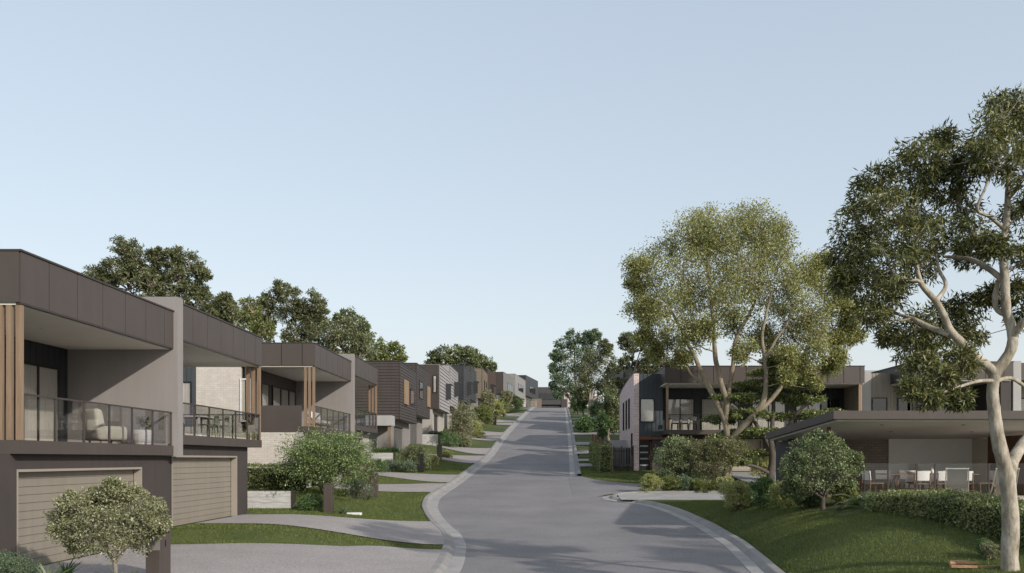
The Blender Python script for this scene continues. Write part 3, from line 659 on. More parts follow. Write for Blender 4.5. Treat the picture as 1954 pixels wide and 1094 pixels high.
# houses behind: light roofs
for x0, x1, y, z0, zt, m, lb in ((11, 24.6, 78, 0, 8.35, M_ROOF, 'pinkish sheet roof showing just above the wide bronze fascia'), (24.8, 31.5, 74, 0, 7.85, M_ROOFG, 'grey skillion roof showing behind the taupe boarded house'), (36.0, 48, 78, 0, 8.75, M_ROOF, 'pinkish sheet roof at the right edge behind the gum tree')):
    r = empty('rear_house', (x0, y, z0), 0, 'house with ' + lb, 'house')
    MB().box(0, x1-x0, 0, 9, -1, zt-.8).build('wall', M_GREYR, r)
    MB().add([(-.3,-.4,zt-.75),(x1-x0+.3,-.4,zt-.75),(x1-x0+.3,4.5,zt),(-.3,4.5,zt),(-.3,9.4,zt-.75),(x1-x0+.3,9.4,zt-.75)], [(0,1,2,3),(3,2,5,4),(0,3,4),(1,5,2)]).build('roof', m, r)
# dark townhouses mostly behind the trees on the right
for i, (x, y, z, lb) in enumerate(((7.2, 82, .9, 'near-black house behind the trees just past the pink brick wall'), (7.6, 98, 2.6, 'charcoal house behind the trees on the right verge'), (8.2, 116, 4.7, 'dark house hidden by the tall trees on the right'))):
    r = empty('townhouse', (x, y, z), 0, lb, 'house')
    MB().box(0, 9, 0, 8, 2.6, 7.4).build('upper_storey', M_BLKP, r)
    mb = MB(FRONT); 
    MB().box(.6, 9, .1, 7.9, -1, 2.59).build('lower_storey', M_DARKR, r)
    r2 = MB(SIDE).box(1.0, 4.2, 0, .04, 3.4, 5.4).build('window', M_BLACK, r); MB(SIDE).box(1.1, 4.1, .041, .05, 3.5, 5.3).build('pane', M_WGLASSD, r2)
    MB(SIDE).box(1.4, 6.4, -.05, -.01+.0, -.2, 2.0).build('garage_door', M_GREYL, r)
r = empty('townhouse', (5.2, 205, 11.7), 0, 'small pinkish brick house on the right at the crest', 'house')
MB().box(0, 6, 0, 8, -1, 4.3).build('wall', M_PBRICK, r); MB().box(-.3, 6.3, -.3, 8.3, 4.31, 4.6).build('roof', M_BROWND, r)
# ------------------------------------------------------------------ plants
def nearest(nodes, p, maxz=None):
    best = None; bd = 1e18
    for q, r in nodes:
        d = (q - p).length_squared + (0 if q.z < p.z else (q.z - p.z)**2 * 3)
        if d < bd: bd = d; best = (q, r)
    return best
def tree(name, label, cat, base, trunks, blobs, nsub, nleaf, L, W, lm, bark, group=None, droop=.3, subr=.33, ncap=None, flat=.65, limb=.5, twig=.012, tn=8, upw=0, shell=(.35, 1.2)):
    """trunks: list of (points, radii) world; blobs: (cx,cy,cz,rx,ry,rz) world"""
    r = empty(name, base, 0, label, cat, group); B0 = Vector(base)
    mb = MB(); nodes = []
    for pts, rad in trunks:
        P = [Vector(p) for p in pts]; dense = []; dr = []
        for i in range(len(P)-1):   # catmull-rom
            a, b, c, d = P[max(i-1, 0)], P[i], P[i+1], P[min(i+2, len(P)-1)]
            n = 5
            for k in range(n):
                t = k/n; q = .5*((2*b) + (c-a)*t + (2*a-5*b+4*c-d)*t*t + (3*b-3*c+d-a)*t**3)
                dense.append(q); dr.append(rad[i]*(1-t)+rad[i+1]*t)
        dense.append(P[-1]); dr.append(rad[-1])
        wob = [q + Vector((mnoise.noise(q*1.3), mnoise.noise(q*1.3+Vector((9,0,0))), 0)) * w_ * .35 for q, w_ in zip(dense, dr)]
        mb.tube([q - B0 for q in wob], [x*(1+.10*mnoise.noise(Vector((i*.7, x*9, 3)))) for i, x in enumerate(dr)], tn, cap=False)
        nodes += list(zip(wob, dr))
    C = []; OUT = []
    for (cx, cy, cz, rx, ry, rz) in blobs:
        c = Vector((cx, cy, cz)); tgt = c - Vector((0, 0, rz*.35)); q, qr = nearest(nodes, tgt - Vector((0, 0, rz*.6)))
        dist = (tgt - q).length; r0 = min(qr*.62, .02 + dist*.018*limb*2); pts = [q]; m = 5
        for k in range(1, m+1):
            t = k/m; p = q.lerp(tgt, t) + Vector((rnd.uniform(-1, 1), rnd.uniform(-1, 1), rnd.uniform(-.5, .8))) * dist*.045 + Vector((0, 0, math.sin(t*3.14)*-dist*.05))
            pts.append(p)
        rr = [r0*(1-k/m)+twig*1.6*(k/m) for k in range(m+1)]
        mb.tube([p - B0 for p in pts], rr, 6, cap=False)
        loc = list(zip(pts, rr)); nodes += loc[1:]
        vol = (rx*ry*rz)**(1/3)
        ns = nsub
        for k in range(ns):
            v = Vector((rnd.gauss(0,1), rnd.gauss(0,1), rnd.gauss(.15,1))).normalized(); s = rnd.uniform(*shell)**.6
            e = c + Vector((v.x*rx*s, v.y*ry*s, v.z*rz*s))
            q2, _ = nearest(loc, e)
            mid = q2.lerp(e, .5) + Vector((rnd.uniform(-1,1), rnd.uniform(-1,1), rnd.uniform(-.2,1))) * vol*.10
            mb.tube([q2 - B0, mid - B0, e - B0], [twig*1.3, twig, twig*.4], 4, cap=False)
            n = int(nleaf * rnd.uniform(.6, 1.4)); sr = subr*vol*rnd.uniform(.7, 1.25)
            pts_ = unit(nr.normal(size=(n,3))) * (nr.uniform(0, 1, (n,1))**.5) * sr; pts_[:, 2] *= flat
            C.append(pts_ + np.array(e)); o = pts_/sr + np.array(v)*.4; OUT.append(o)
    C = np.concatenate(C); O = np.concatenate(OUT)
    V = leaf_verts(C - np.array(base), L, W, droop, O, upw)
    mb.build('trunk', bark, r, smooth=True)
    npmesh('crown', V, len(C), 4, lm, r)
    return r
def Bp(px, py, rp, d, dd=0, ry=None, k=.75):
    D = d + dd; rx = rp*D/F; rz = (ry if ry else rp)*D/F
    return (PX(px, D), D, PZ(py, D), rx, max(rx*k, .2), rz)
def Tp(pts, d):  # px polyline -> world, entries (px,py,radius_px[,dd])
    P, Q = [], []
    for e in pts:
        D = d + (e[3] if len(e) > 3 else 0); P.append((PX(e[0], D), D, PZ(e[1], D))); Q.append(e[2]*D/F)
    return P, Q
# --- the near gum on the right
d = 18.0
trunks = [Tp([(1936,1170,30.2),(1931,1125,21.8),(1926,1080,16.8),(1926,1000,15.5),(1921,905,14.3),(1908,850,13.0),(1899,800,11.8),(1893,750,10.9),(1898,715,10.5)], d),
 Tp([(1898,715,10.9),(1925,675,10.1),(1930,640,9.7),(1922,590,8.8,.1),(1918,540,8.4,.2),(1915,470,6.7,.3),(1922,400,5.9,.3),(1924,330,4.6,.3),(1918,270,3.4,.3),(1908,220,2.1,.3)], d),
 Tp([(1930,645,7.6),(1945,622,6.7,-.2),(1965,600,5.9,-.3),(1990,560,5.0,-.3),(2010,500,4.2,-.2),(2015,420,3.4,0)], d),
 Tp([(1920,600,5.9,.1),(1903,590,5.0,.3),(1898,565,5.0,.4),(1905,535,4.2,.4)], d),
 Tp([(1898,715,10.1),(1885,700,9.7),(1860,680,9.2),(1835,655,8.4,-.1),(1812,630,7.6,-.2),(1800,600,6.7,-.3),(1785,575,5.9,-.4),(1760,545,5.5,-.5),(1750,515,4.2,-.5),(1745,480,3.4,-.6)], d),
 Tp([(1812,640,5.0,-.2),(1775,625,5.0,.1),(1745,610,4.2,.3),(1715,600,2.9,.5),(1680,585,2.1,.6)], d),
 Tp([(1785,575,4.2,-.4),(1805,545,3.8,-.2),(1790,510,2.9,0),(1785,460,2.1,.1)], d),
 Tp([(1918,540,5.9,.2),(1890,515,5.5,.5),(1860,498,4.6,.8),(1830,492,3.8,1),(1800,490,2.5,1.1)], d),
 Tp([(1918,440,3.8,.3),(1890,415,3.4,0),(1865,400,2.9,-.3),(1880,360,2.5,-.4),(1893,325,2.1,-.4)], d),
 Tp([(1925,380,3.4,.3),(1945,350,2.9,.5),(1965,310,2.5,.6)], d),
 Tp([(1897,727,4.2,0),(1865,728,3.4,-.4),(1820,742,2.5,-.8),(1780,755,1.8,-1.0),(1740,748,1.3,-1.1)], d),
 Tp([(1865,728,2.1,-.4),(1830,715,1.7,-.3),(1805,700,1.3,-.2)], d),
 Tp([(1900,728,4.2,.1),(1930,722,3.8,.3),(1960,740,3.4,.5),(1990,752,2.5,.6)], d),
 Tp([(1924,925,12.6,0),(1935,880,10.9,.3),(1950,850,10.1,.6),(1975,820,9.2,.9),(2010,760,7.6,1.2),(2040,690,6.7,1.4)], d)]
gb = []
for e in ((1915,215,40,.2),(1945,195,34,.5),(1880,255,38,-.3),(1940,265,42,.3),(1860,300,42,-.2),(1905,300,45,-.6),(1830,330,34,.3),(1800,265,22,.4),(1760,290,38,-.3),(1740,335,48,.2),(1790,340,36,.6),
          (1680,345,38,-.1),(1655,375,38,.4),(1700,390,45,-.6),(1750,400,45,.5),(1640,420,40,0),(1690,450,48,.6),(1750,450,45,-.8),(1800,440,40,.1),(1650,480,48,-.3),(1700,505,45,-.9),(1760,500,36,.9),(1830,380,38,.5),(1860,440,36,-.5),
          (1610,490,32,.3),(1640,540,42,-.2),(1690,570,40,.4),(1610,535,25,-.5),(1660,600,34,.0),(1850,490,30,1.3),(1900,470,26,-.6),(1950,400,34,.5),(1960,490,40,.4),(1955,330,38,-.4),
          (1740,620,36,.9),(1780,650,40,1.1),(1740,665,34,.7),(1800,600,36,1.2),(1850,590,34,1.3),(1850,640,28,1.2),(1760,700,28,-.5),(1800,718,28,-.9),(1740,740,22,-1.1),(1830,690,32,-.4),(1770,760,20,-1.2),(1830,760,20,-1.0),(1940,560,26,.8),(1890,560,22,1.0),(1710,540,30,1.3),
          (1700,640,20,1.0),(1960,600,30,1.0),(2020,450,60,.5),(2030,360,60,0),(2040,560,60,.5),(1990,250,50,.3)):
    gb.append(Bp(e[0], e[1], e[2], d, e[3], ry=e[2]*.8, k=1.0))
gumx, gumy = PX(1927, 18), 18.0
tree('gum_tree', 'tall pale-barked gum tree on the lawn at the right edge, dark leathery leaves', 'tree', (gumx, gumy, Tz(gumx, gumy)), trunks, gb, 20, 43, .15, .033, L_GUM, M_BARK, droop=.5, subr=.56, tn=14, flat=.7, twig=.007)
# --- the light olive gum in the middle right
d = 49.5
trunks = [Tp([(1386,934,9.5),(1387,900,8.5),(1389,870,8),(1391,848,8)], d),
 Tp([(1391,848,6),(1383,805,6),(1370,775,5.5),(1350,735,5,.4),(1335,705,4.5,.7),(1325,680,4,1),(1305,640,3.3,1.2),(1285,600,2.5,1.4)], d),
 Tp([(1383,805,5.5),(1386,770,5.5,-.2),(1372,715,5,-.4),(1365,680,4.5,-.5),(1362,640,4,-.7),(1358,590,3.2,-.9),(1354,540,2.6,-1),(1350,490,2,-1)], d),
 Tp([(1388,790,4.8),(1392,740,4.5,.3),(1400,690,4.2,.5),(1402,655,4,.6),(1415,625,3.4,.6),(1430,600,3,.6),(1445,560,2.4,.6),(1450,510,1.8,.6)], d),
 Tp([(1393,846,6),(1412,820,5.8,-.4),(1440,790,5.5,-.8),(1458,760,5,-1),(1462,720,4.2,-1.1),(1458,680,3.6,-1.2),(1455,640,3,-1.2),(1462,600,2.4,-1.3),(1475,550,1.8,-1.3)], d),
 Tp([(1440,790,4.5,-.8),(1470,765,4.2,-.6),(1500,725,3.8,-.4),(1525,690,3.2,-.2),(1560,640,2.6,0),(1590,600,1.8,.1)], d),
 Tp([(1458,690,2.8,-1.2),(1480,650,2.6,-1),(1500,620,2.2,-.9),(1520,570,1.6,-.8)], d),
 Tp([(1348,735,3,.4),(1320,715,2.6,1),(1308,690,2.2,1.4),(1300,665,1.8,1.6)], d)]
mbl = []
for e in ((1280,475,38,.5),(1235,505,34,0),(1215,510,24,-.6),(1320,450,42,-.5),(1345,425,30,.6),(1380,440,42,-1),(1420,430,38,.5),(1450,430,34,-.6),(1480,450,34,.4),(1300,520,50,-1.2),(1355,500,55,1),(1420,500,55,-1.5),(1480,500,44,.8),(1240,560,40,.4),(1225,585,28,-.5),
          (1270,590,44,-1.2),(1330,580,46,1.4),(1390,570,50,-1.6),(1450,570,48,.5),(1500,540,36,-.8),(1275,650,34,.5),(1300,685,18,1),(1320,640,30,-1),(1255,675,16,.8),(1530,520,34,0),(1560,530,34,.6),(1590,560,34,-.5),(1610,580,24,.3),(1540,590,44,-1),(1590,620,36,.6),(1520,640,34,.8),
          (1560,660,34,-.8),(1600,650,22,.2),(1530,700,26,-.6),(1580,700,20,.2),(1400,620,30,1.2),(1450,640,26,1.2),(1500,680,22,-1.2),(1345,625,24,-1.6),(1500,720,15,-1.4),(1230,640,20,.6),(1490,590,36,1.5),(1560,735,13,-.6),(1370,540,44,0),(1430,540,44,.4),(1310,560,40,.3),(1240,600,24,.3),(1215,545,18,.2),(1420,670,22,-1.2),(1545,620,34,.3),(1620,620,18,.4),(1400,470,40,.4),(1350,470,36,-.6),(1460,480,36,0),(1470,660,26,.8),(1625,600,22,0),(1630,640,16,.3),(1605,540,22,.4),(1570,500,18,.2),(1600,680,16,-.3)):
    mbl.append(Bp(e[0], e[1], e[2], d, e[3]*1.4, k=1.0))
tree('gum_tree', 'broad olive-leaved gum with several pale limbs before the corner house', 'tree', (PX(1387, d), d, Tz(PX(1387, d), d)), trunks, mbl, 34, 60, .155, .062, L_LIGHT, M_BARK2, droop=.5, subr=.56, tn=10, twig=.010, flat=.9, shell=(.1, 1.15))
# --- layered dark tree behind it
d = 50.5
trunks = [Tp([(1470,932,9),(1471,900,8),(1474,868,7.5),(1470,840,6)], d), Tp([(1472,860,5),(1450,820,4),(1425,790,3,-.5),(1400,770,2,-1)], d), Tp([(1470,840,5),(1475,790,4,.3),(1478,740,3,.4),(1475,700,2,.4)], d), Tp([(1474,868,5),(1495,830,4,-.2),(1520,790,3,-.4),(1550,765,2,-.6)], d), Tp([(1471,905,4),(1440,890,3,-.6),(1400,885,2,-1.1)], d)]
lb = []
for e in ((1475,715,42,9,0),(1440,735,38,8,.6),(1520,735,42,9,-.4),(1400,760,40,8,-.5),(1465,760,48,9,.8),(1540,765,42,9,.2),(1380,800,36,8,.2),(1430,790,40,8,-1),(1500,795,42,8,.9),(1560,795,40,9,-.5),(1410,830,40,8,.6),(1460,825,30,7,-1.3),(1545,825,30,7,.4),(1380,835,26,7,-.3),(1490,700,28,7,.3),(1400,880,34,6,-.9),(1440,865,24,6,.6),(1530,715,26,8,.8),(1470,690,18,6,0),(1590,790,24,7,0)):
    lb.append(Bp(e[0], e[1], e[2], d, e[4]*1.2, ry=e[3], k=1.0))
tree('layered_tree', 'dark green tree with flat layered branches behind the olive gum', 'tree', (PX(1470, d), d, Tz(PX(1470, d), d)), trunks, lb, 32, 58, .15, .085, L_MID, M_BARKD, droop=.05, subr=.42, flat=.35, twig=.009)
# --- simple background trees: one helper, envelope given in photo pixels at a real distance
def bgtree(name, label, px, basey_z, d, blobs, lm, bark=M_BARK2, L=.28, W=.12, nsub=22, nleaf=30, forks=3, tr=4, group='trees behind the houses', droop=.2, subr=.36, gapk=.9):
    x = PX(px, d); z0 = basey_z; tops = sorted(blobs, key=lambda b: b[0])
    bl = [Bp(b[0], b[1], b[2], d, (b[3] if len(b) > 3 else rnd.uniform(-1, 1)*b[2]*d/F*.8), k=1.0) for b in blobs]
    cz = sum(b[2] for b in bl)/len(bl); zlow = min(b[2]-b[5] for b in bl)
    fork = z0 + (zlow - z0)*.75 if zlow > z0 + .5 else z0 + .5
    tw = tr*d/F
    trunks = [([(x, d, z0-.3), (x+.1, d, z0+(fork-z0)*.5), (x, d, fork)], [tw*1.3, tw, tw*.85])]
    for k in range(forks):
        b = bl[int((k+.5)*len(bl)/forks)]
        trunks.append(([(x, d, fork), (x+(b[0]-x)*.3, d+(b[1]-d)*.3, fork+(b[2]-fork)*.45), (x+(b[0]-x)*.7, d+(b[1]-d)*.8, fork+(b[2]-fork)*.8), (b[0], b[1], b[2])], [tw*.7, tw*.5, tw*.33, tw*.15]))
    return tree(name, label, 'tree', (x, d, z0), trunks, bl, nsub, nleaf, L, W, lm, bark, group, droop, subr, twig=.02)
bgtree('gum_tree', 'tall grey-green gum behind the roofs of the two nearest houses, rounded double crown', 262, -.5, 46, [(240,480,26),(262,500,30),(225,520,26),(245,545,28),(300,490,14),(330,495,22),(360,505,24),(385,525,14),(340,530,22),(290,540,26),(310,565,30),(275,590,24),(350,570,28),(385,580,24),(420,590,24),(180,530,20),(200,545,20),(400,610,26),(350,610,22),(440,600,14),(300,530,22),(420,620,22),(380,560,16),(250,510,20),(430,575,14)], L_BACK, L=.17, W=.062, nsub=28, nleaf=60, tr=5, bark=M_BARK)
bgtree('gum_tree', 'leafy gum to the right of the tallest crown, above the second balcony house', 455, 0, 56, [(430,590,20),(450,610,26),(480,590,22),(470,640,24),(440,645,20),(500,630,20)], L_BACKY, L=.22, W=.09, nsub=22, nleaf=36)
bgtree('gum_tree', 'open-crowned gum with pale forked limbs above the third house', 535, .5, 62, [(535,555,17),(520,575,20),(500,590,18),(560,575,22),(595,575,20),(610,595,14),(545,600,26),(580,610,28),(480,600,16),(510,620,18),(600,630,24),(560,640,20),(500,640,22),(490,620,16),(575,595,16)], L_BACK, L=.2, W=.075, nsub=28, nleaf=50, tr=4, bark=M_BARK)
bgtree('bushy_tree', 'dense olive tree mass above the fourth house roof', 625, 1, 70, [(600,620,26),(625,640,30),(650,630,26),(655,660,26),(620,670,26),(680,655,24),(690,680,22),(585,665,24)], L_BACK, L=.25, W=.11, nsub=26, nleaf=40)
bgtree('bushy_tree', 'darker round-topped tree behind the fourth house', 680, 2, 82, [(650,608,14),(665,605,16),(685,625,20),(700,640,16),(670,630,22),(700,660,20),(680,680,20)], L_BACKD, L=.28, W=.11, nsub=24, nleaf=36)
bgtree('bushy_tree', 'yellow-green tree at the end of the left tree line above the brown weatherboards', 740, 3, 92, [(735,665,18),(755,670,16),(720,675,18),(765,685,10),(745,690,20),(715,695,18),(700,690,16)], L_BACKY, L=.3, W=.13, nsub=24, nleaf=34)
bgtree('bushy_tree', 'broad green tree behind the silver and charcoal houses', 860, 6, 135, [(830,685,14),(845,678,16),(865,672,16),(885,678,16),(900,685,14),(850,695,18),(880,695,18),(825,695,10),(870,705,18)], L_BACKD, L=.4, W=.2, nsub=26, nleaf=34)
bgtree('bushy_tree', 'smaller green tree right of the broad one, behind the tan house', 922, 8, 150, [(905,680,12),(918,688,13),(932,695,11),(940,700,7),(920,700,12),(900,700,12)], L_BACKD, L=.45, W=.2, nsub=24, nleaf=30)
# right tree mass near the crest
G2 = 'trees along the right side near the crest'
bgtree('evergreen_tree', 'tall blue-green tree leaning over the road at the right of the crest', 1098, 7.5, 150, [(1078,660,16),(1062,680,12),(1095,645,14),(1110,665,20),(1080,690,20),(1058,705,10),(1065,725,14),(1095,715,22),(1055,735,6),(1080,740,18),(1115,740,20),(1110,700,20),(1125,645,14),(1135,640,10),(1120,680,18),(1065,750,10),(1100,760,14)], L_BLUE, L=.42, W=.18, nsub=26, nleaf=38, tr=3.5, group=G2)
bgtree('gum_tree', 'broad brown-green gum with visible trunk on the right verge', 1124, 4.2, 110, [(1150,660,12),(1135,680,22),(1155,690,20),(1120,705,20),(1145,720,26),(1170,710,16),(1115,735,16),(1160,740,20),(1130,750,20),(1105,755,12),(1175,745,14),(1160,665,8)], L_BACK, L=.3, W=.12, nsub=26, nleaf=38, tr=3.4, bark=M_BARK, group=G2, forks=4)
bgtree('gum_tree', 'open gum with pale crooked limbs beside the pink brick wall', 1192, .4, 80, [(1200,645,12),(1215,648,12),(1190,655,10),(1205,665,13),(1225,660,8),(1180,700,15),(1195,690,12),(1170,735,14),(1190,730,14),(1180,760,14),(1215,700,10),(1200,780,10),(1170,790,10)], L_BACK, L=.24, W=.10, nsub=22, nleaf=34, tr=4, bark=M_BARK, group=G2, forks=4)
bgtree('gum_tree', 'feathery gum behind the dark clad front of the corner house', 1245, 0, 78, [(1235,680,12),(1250,665,14),(1232,700,10),(1260,690,20),(1270,710,18),(1245,705,14),(1285,700,14)], L_BACK, L=.24, W=.10, nsub=24, nleaf=34, group=G2)
bgtree('dark_shrub_tree', 'dark bushy tree between the road trees and the pink brick wall', 1160, .6, 76, [(1160,800,16),(1175,785,16),(1150,780,14),(1175,815,12),(1165,760,16)], L_BACKD, L=.22, W=.1, nsub=24, nleaf=34, group=G2)
# street trees on the right verge
G3 = 'young trees on the right verge'
bgtree('street_tree', 'nearer dark young tree on the right verge with a stout stem', 1149, Tz(PX(1149,75),75), 75, [(1148,815,12),(1140,808,10),(1158,810,10),(1150,798,11),(1150,825,8)], L_GRN, L=.16, W=.07, nsub=26, nleaf=34, tr=3, group=G3, bark=M_BARKD)
bgtree('street_tree', 'farther dark young tree on the right verge under the gum', 1140, Tz(PX(1140,92),92), 92, [(1140,790,10),(1133,782,8),(1147,784,9),(1140,775,8)], L_GRN, L=.18, W=.08, nsub=24, nleaf=30, tr=2, group=G3, bark=M_BARKD)
bgtree('street_tree', 'small young tree on the right verge close to the crest', 1112, Tz(PX(1112,125),125), 125, [(1112,772,9),(1105,768,7),(1118,765,8),(1112,758,7)], L_GRN, L=.25, W=.12, nsub=22, nleaf=26, tr=1.5, group=G3, bark=M_BARKD)
# --- generic shrubs
def shrub(name, label, x, y, w, h, lm, cat='shrub', L=.05, W=.025, nsub=22, nleaf=40, nb=9, stem=.25, bark=M_BARKD, group=None, upw=0, droop=.1, subr=.42, lift=0.0, dy=None, n_st=5, seed=1):
    z = Tz(x, y); dy = dy or w*.8; rr = random.Random(seed*31+7); bl = []
    for k in range(nb):
        a = 2*math.pi*k/nb + rr.uniform(-.3, .3); q = rr.uniform(.35, .68) if k else 0
        bx = math.cos(a)*w/2*q; by = math.sin(a)*dy/2*q; t = rr.uniform(.25, .8) if k else .75
        bz = lift + (h-lift)*t; s = rr.uniform(.26, .36)
        bl.append((x+bx, y+by, z+min(bz, h-(h-lift)*s*.8), w*s, dy*s, (h-lift)*s))
    st = []
    for k in range(n_st):
        b = bl[k*nb//n_st]; st.append(([(x+rr.uniform(-.03,.03)*w, y, z-.1), (x+(b[0]-x)*.4, y+(b[1]-y)*.4, z+(b[2]-z)*.5), (b[0], b[1], b[2])], [.022*h*stem*4, .014*h*stem*4, .006*h*stem*4]))
    return tree(name, label, cat, (x, y, z), st, bl, nsub, nleaf, L, W, lm, bark, group, droop, subr, twig=.004, upw=upw, tn=6, limb=.3)
def blades(name, label, cat, x, y, n, L, W, lm, spread=1.0, curve=.5, group=None, z=None, seg=5, upr=(.3, 1.2)):
    z = Tz(x, y) if z is None else z; r = empty(name, (x, y, z), 0, label, cat, group); mb = MB()
    for k in range(n):
        a = rnd.uniform(0, 6.283); el = rnd.uniform(*upr); l = L*rnd.uniform(.6, 1.1); w = W*rnd.uniform(.8, 1.1)
        ca, sa = math.cos(a), math.sin(a); b0 = len(mb.v); px, pz = .03*rnd.random(), 0; ang = el
        for i in range(seg+1):
            t = i/seg; ww = w*(1 - t)**.7*(.6+1.2*t if t < .3 else 1)
            sx, sy = -sa*ww/2, ca*ww/2
            for q, dz in ((-1, .12*ww), (0, 0), (1, .12*ww)): mb.v.append((px*ca*spread + q*sx, px*sa*spread + q*sy, pz + dz))
            px += math.cos(ang)*l/seg; pz += math.sin(ang)*l/seg; ang -= curve/seg*rnd.uniform(.8, 1.2)
        for i in range(seg):
            for q in range(2): p = b0+i*3+q; mb.f.append((p, p+1, p+4, p+3))
    mb.build('leaves', lm, r, smooth=True)
    MB().tube([(0,0,-.12), (0,0,.0), (0,0,.05)], [.06*L, .05*L, .02*L], 7).build('stem', M_BARKD, r)
    return r
def hedge(name, label, x0, y0, x1, y1, wid, h0, h1, lm, L=.05, W=.03, dens=900, zfn=Tz):
    cx, cy = (x0+x1)/2, (y0+y1)/2; zc = zfn(cx, cy); r = empty(name, (cx, cy, zc), 0, label, 'hedge')
    ln = math.hypot(x1-x0, y1-y0); ux, uy = (x1-x0)/ln, (y1-y0)/ln; vx, vy = -uy, ux; n = int(dens*ln*(wid+2*(h0+h1)/2))
    u = nr.uniform(0, ln, n); hh = h0 + (h1-h0)*u/ln
    bump = np.array([mnoise.noise(Vector((a*1.7, 3.1, 0))) for a in u])*.10 + np.array([mnoise.noise(Vector((a*6, 7.7, 0))) for a in u])*.04
    per = wid + 2*hh; s = nr.uniform(0, 1, n)*per
    lat = np.where(s < hh, -wid/2, np.where(s < hh+wid, s-hh-wid/2, wid/2)); z = np.where(s < hh, s, np.where(s < hh+wid, hh, per-s))
    rc = .12; jit = nr.normal(0, .035, (n, 3)) - 0
    lat = lat*(1-.12*(z/hh)**4) + bump*np.sign(lat)*.6; z = np.clip(z + bump*(z/hh), .0, None)
    ne = int(n*.07); lat[:ne] = nr.uniform(-wid/2, wid/2, ne); z[:ne] = nr.uniform(0, 1, ne)*hh[:ne]; u[:ne//2] = -.02; u[ne//2:ne] = ln+.02; hh = h0+(h1-h0)*np.clip(u, 0, ln)/ln; z = np.minimum(z, hh*1.05)
    X = x0+ux*u+vx*lat; Y = y0+uy*u+vy*lat; ZB = T(X, Y) if zfn is Tz else np.full(n, zc)
    C = np.stack([X-cx, Y-cy, ZB+z-zc], -1) + jit
    O = np.stack([vx*lat/wid*2, vy*lat/wid*2, (z/hh)**3], -1)
    npmesh('foliage', leaf_verts(C, L, W, 0, O, .2), n, 4, lm, r)
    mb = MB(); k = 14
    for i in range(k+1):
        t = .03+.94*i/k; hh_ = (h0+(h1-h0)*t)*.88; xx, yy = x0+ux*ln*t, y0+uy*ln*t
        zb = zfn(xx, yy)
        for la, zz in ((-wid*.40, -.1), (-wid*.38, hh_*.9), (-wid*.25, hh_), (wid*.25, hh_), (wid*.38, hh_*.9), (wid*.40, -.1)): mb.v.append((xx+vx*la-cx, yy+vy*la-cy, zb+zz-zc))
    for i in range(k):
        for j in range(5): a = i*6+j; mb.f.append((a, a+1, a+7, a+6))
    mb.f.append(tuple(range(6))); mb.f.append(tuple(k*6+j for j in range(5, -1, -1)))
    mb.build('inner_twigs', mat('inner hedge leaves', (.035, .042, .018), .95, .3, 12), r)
    return r
def P2(px, y): return PX(px, y), y
# left front garden
x, y = -8.45, 17.5
tree('ornamental_tree', 'pale variegated ornamental tree in front of the first garage door', 'tree', (x, y, Tz(x, y)),
 [([(x, y, Tz(x, y)-.1), (x+.02, y, -2.25), (x, y, -2.0)], [.05, .045, .045]), ([(x, y, -2.05), (x-.15, y, -1.8), (x-.5, y+.1, -1.4)], [.03, .025, .012]), ([(x, y, -2.0), (x+.05, y+.1, -1.7), (x+.1, y, -1.2)], [.03, .022, .012]), ([(x, y, -2.05), (x+.25, y-.1, -1.75), (x+.55, y, -1.35)], [.03, .022, .01]), ([(x, y, -2.0), (x-.05, y-.2, -1.7), (x-.1, y-.3, -1.2)], [.025, .02, .01])],
 [Bp(e[0], e[1], e[2], 17.5, e[3], k=1.0) for e in ((215,925,12,0),(140,948,10,0),(262,942,12,.1),(108,1010,10,0),(310,1000,10,0),(296,962,12,.1),(185,940,12,.2),(218,945,26,.2),(300,985,22,0),(130,965,22,.1),(270,990,34,-.3),(180,1000,36,-.4),(215,948,26,0),(205,985,42,.1),(160,975,36,-.1),(255,970,36,.1),(125,985,24,.2),(285,985,24,-.2),(130,1020,28,0),(175,1025,34,-.35),(225,1025,36,-.4),(270,1015,34,.3),(300,1010,16,.1),(150,1040,18,.2),(200,1000,40,.5),(250,1000,36,.55),(180,955,22,.2),(240,945,20,.1),(115,1000,16,0))],
 26, 50, .055, .028, L_PALE, M_BARKG, droop=-.05, subr=.5, twig=.004, limb=.3)
blades('agave', 'pale green agave at the left, under the variegated tree', 'agave', PX(92, 16.9), 16.9, 34, .62, .085, L_AGAV, curve=.7, group=None, upr=(.5, 1.35))
blades('agave', 'pale green agave between the variegated tree and the letterbox', 'agave', PX(243, 17.0), 17.0, 30, .52, .07, L_AGAV, curve=.7, upr=(.4, 1.3))
blades('agave', 'darker green agave behind the left one', 'agave', PX(125, 17.9), 17.9, 22, .55, .07, L_GRN, curve=.6, upr=(.7, 1.3))
shrub('ground_cover', 'grey-green mounded ground cover in the bottom left corner', PX(28, 17.4), 17.4, 1.0, .52, L_BLUE, L=.03, W=.016, nsub=26, nleaf=46, nb=10, stem=.1, group=None, seed=2)
shrub('ground_cover', 'small grey-green mound beside the left agave', PX(0, 18.4), 18.4, .8, .48, L_BLUE, L=.03, W=.016, nsub=24, nleaf=40, nb=8, stem=.1, group=None, seed=3)
